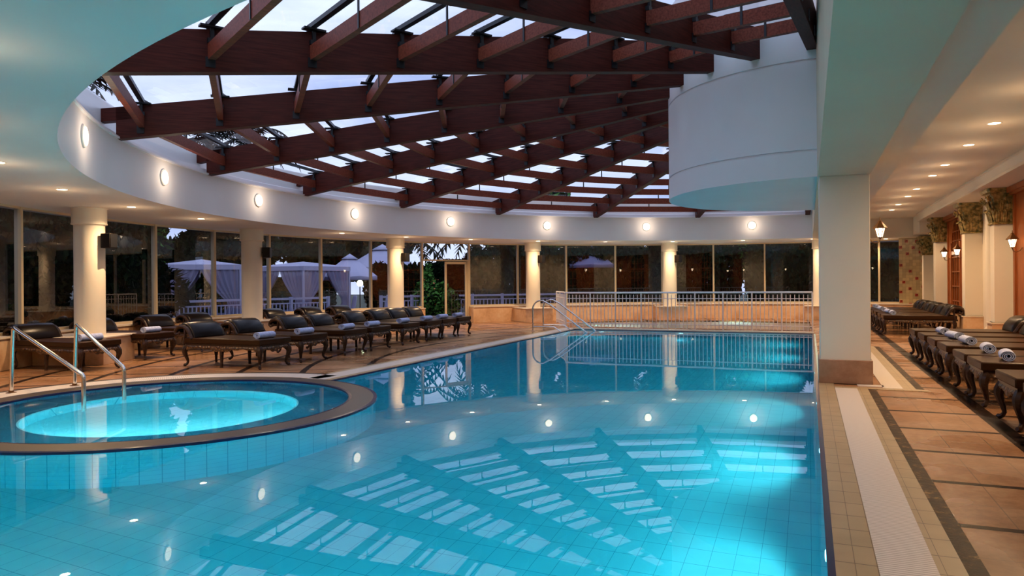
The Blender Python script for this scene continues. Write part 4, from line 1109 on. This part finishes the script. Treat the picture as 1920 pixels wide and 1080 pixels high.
trees = [  # bearing from the near end of the pool (degrees left of its axis), distance, height scale, width scale
 (76, 22, 1.2, 1.0), (66.5, 24, 1.25, 1.05), (58, 27, 1.25, 1.1), (50.5, 30, 1.25, 1.15), (44, 33, 1.3, 1.15), (38, 35, 1.3, 1.15), (33.3, 37, 1.15, .9),
 (29.4, 39, .50, .8), (26.2, 38, .55, .75), (21.5, 37, 1.2, 1.1), (15.3, 38, 1.15, 1.2), (9, 38.5, 1.2, 1.2), (2.8, 38.5, 1.15, 1.2), (-3.2, 38.5, 1.2, 1.1)]
for k, (a, r, hs, ws) in enumerate(trees):
    p = Vector((-r*sin(R(a)), r*cos(R(a)), -.08)); me, tk = variants[k % 3]
    t = empty('garden_tree', p, R(37*k), 'dark bushy garden tree outside, %s' % ('%s tree counted from the left' % ORD[k] if k < 14 else '%s tree after the garden door' % ORD[k-14]), 'tree', 'garden trees around the hall')
    t.scale = (ws, ws, hs)
    for nm, m_ in (('crown', me), ('trunk', tk)):
        o = bpy.data.objects.new(nm, m_); COL.objects.link(o); o.parent = t
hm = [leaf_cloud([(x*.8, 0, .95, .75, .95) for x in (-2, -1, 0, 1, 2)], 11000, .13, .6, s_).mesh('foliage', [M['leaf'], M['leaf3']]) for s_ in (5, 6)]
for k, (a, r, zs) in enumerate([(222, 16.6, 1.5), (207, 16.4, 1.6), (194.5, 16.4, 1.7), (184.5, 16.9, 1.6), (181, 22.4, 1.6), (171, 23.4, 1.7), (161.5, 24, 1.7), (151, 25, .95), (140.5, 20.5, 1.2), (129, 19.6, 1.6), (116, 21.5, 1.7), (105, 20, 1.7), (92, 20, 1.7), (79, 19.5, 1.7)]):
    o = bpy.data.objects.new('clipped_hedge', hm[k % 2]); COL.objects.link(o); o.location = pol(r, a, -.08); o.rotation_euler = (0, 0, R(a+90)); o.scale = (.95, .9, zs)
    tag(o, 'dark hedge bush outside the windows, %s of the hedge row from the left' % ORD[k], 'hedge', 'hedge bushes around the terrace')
# flowering shrub and conifer in the doorway
t = empty('flowering_shrub', (-12.9, 23.6, -.05), 0, 'green shrub with orange flowers seen through the open garden door', 'shrub')
bsh = leaf_cloud([(0, 0, .7, .75, .75), (-.5, .4, .9, .6, .6), (.5, -.2, .6, .6, .6)], 3200, .11, .35, 21); bsh.build('foliage', [M['leaf'], M['leaf2']], t)
leaf_cloud([(0, 0, .75, .85, .85)], 90, .07, 1, 22, 1.0).build('flowers', M['flower'], t)
MB().tube([(0, 0, 0), (0, 0, .7)], .05, 6).build('stem', M['bark'], t)
t = empty('conifer', (-14.3, 25.6, -.05), 0, 'light green pointed conifer seen at the left edge of the open garden door', 'conifer')
cb = leaf_cloud([(0, 0, .3+.35*k, .62-.1*k, .4) for k in range(6)], 2600, .10, .2, 23); cb.build('foliage', [M['leaf'], M['leaf2']], t)
MB().tube([(0, 0, 0), (0, 0, 1.5)], .06, 6).build('trunk', M['bark'], t)
t = empty('oleander_bush', (-15.5, 13.9, -.05), 0, 'narrow-leaved bush close outside the window left of the curtained cabana', 'bush')
leaf_cloud([(0, 0, 1.25, .42, .6), (-.2, -.3, .8, .4, .6)], 420, .12, .8, 29, 4.5).build('foliage', [M['leaf3'], M['leaf']], t)
MB().tube([(0, 0, 0), (.05, .05, .7), (0, 0, 1.5)], .03, 6).build('stem', M['bark'], t)
# palms
def palm(x, y, H, label, s=1.0, seed=1):
    t = empty('palm_tree', (x, y, -.1), 0, label, 'palm tree', 'tall palms outside'); rnd = random.Random(seed)
    MB().tube([(0, 0, 0), (.1, .05, H*.4), (.15, 0, H*.75), (.1, .05, H)], [.24, .19, .16, .15], 8).build('trunk', M['bark'], t)
    b = MB()
    for k in range(16):
        a = 2*pi*k/16+rnd.uniform(-.15, .15); el = rnd.uniform(.0, 1.1); L = rnd.uniform(1.8, 2.3)*s; prev = None
        for i in range(15):
            q = i/14; out = L*q*cos(el*.6); z = H + L*(sin(el)*q - .85*q*q)
            c = Vector((.1+cos(a)*out, .05+sin(a)*out, z))
            if prev is not None:
                d = (c-prev).normalized(); sd = Vector((-sin(a), cos(a), 0)); w_ = .42*s*sin(pi*min(1, q*.95+.08))
                for sg in (-1, 1):
                    tip = c+sd*sg*w_+d*.12-Vector((0, 0, .16))
                    b.add([prev, c, tip], [(0, 1, 2)])
                b.bar(prev, c, .02, .02)
            prev = c
    b.build('fronds', M['leaf3'], t)
palm(-26, 25.5, 8.2, 'tall palm seen through the skylight, left of the pair', 1.2, 1)
palm(-25.5, 27.5, 8.6, 'tall palm seen through the skylight, right of the pair', 1.2, 2)
palm(-20.3, 14.2, 7.2, 'tall palm behind the leftmost edge of the skylight', 1.2, 3)
palm(-17.8, 29.5, 3.6, 'palm with drooping fronds above the open garden door', 1.2, 4)
palm(-9.0, 38, 4.6, 'palm in the dark behind the far windows', 1.1, 5)
palm(-13.4, 28.0, 3.7, 'palm with a thick dark trunk right of the garden door', 1.1, 6)
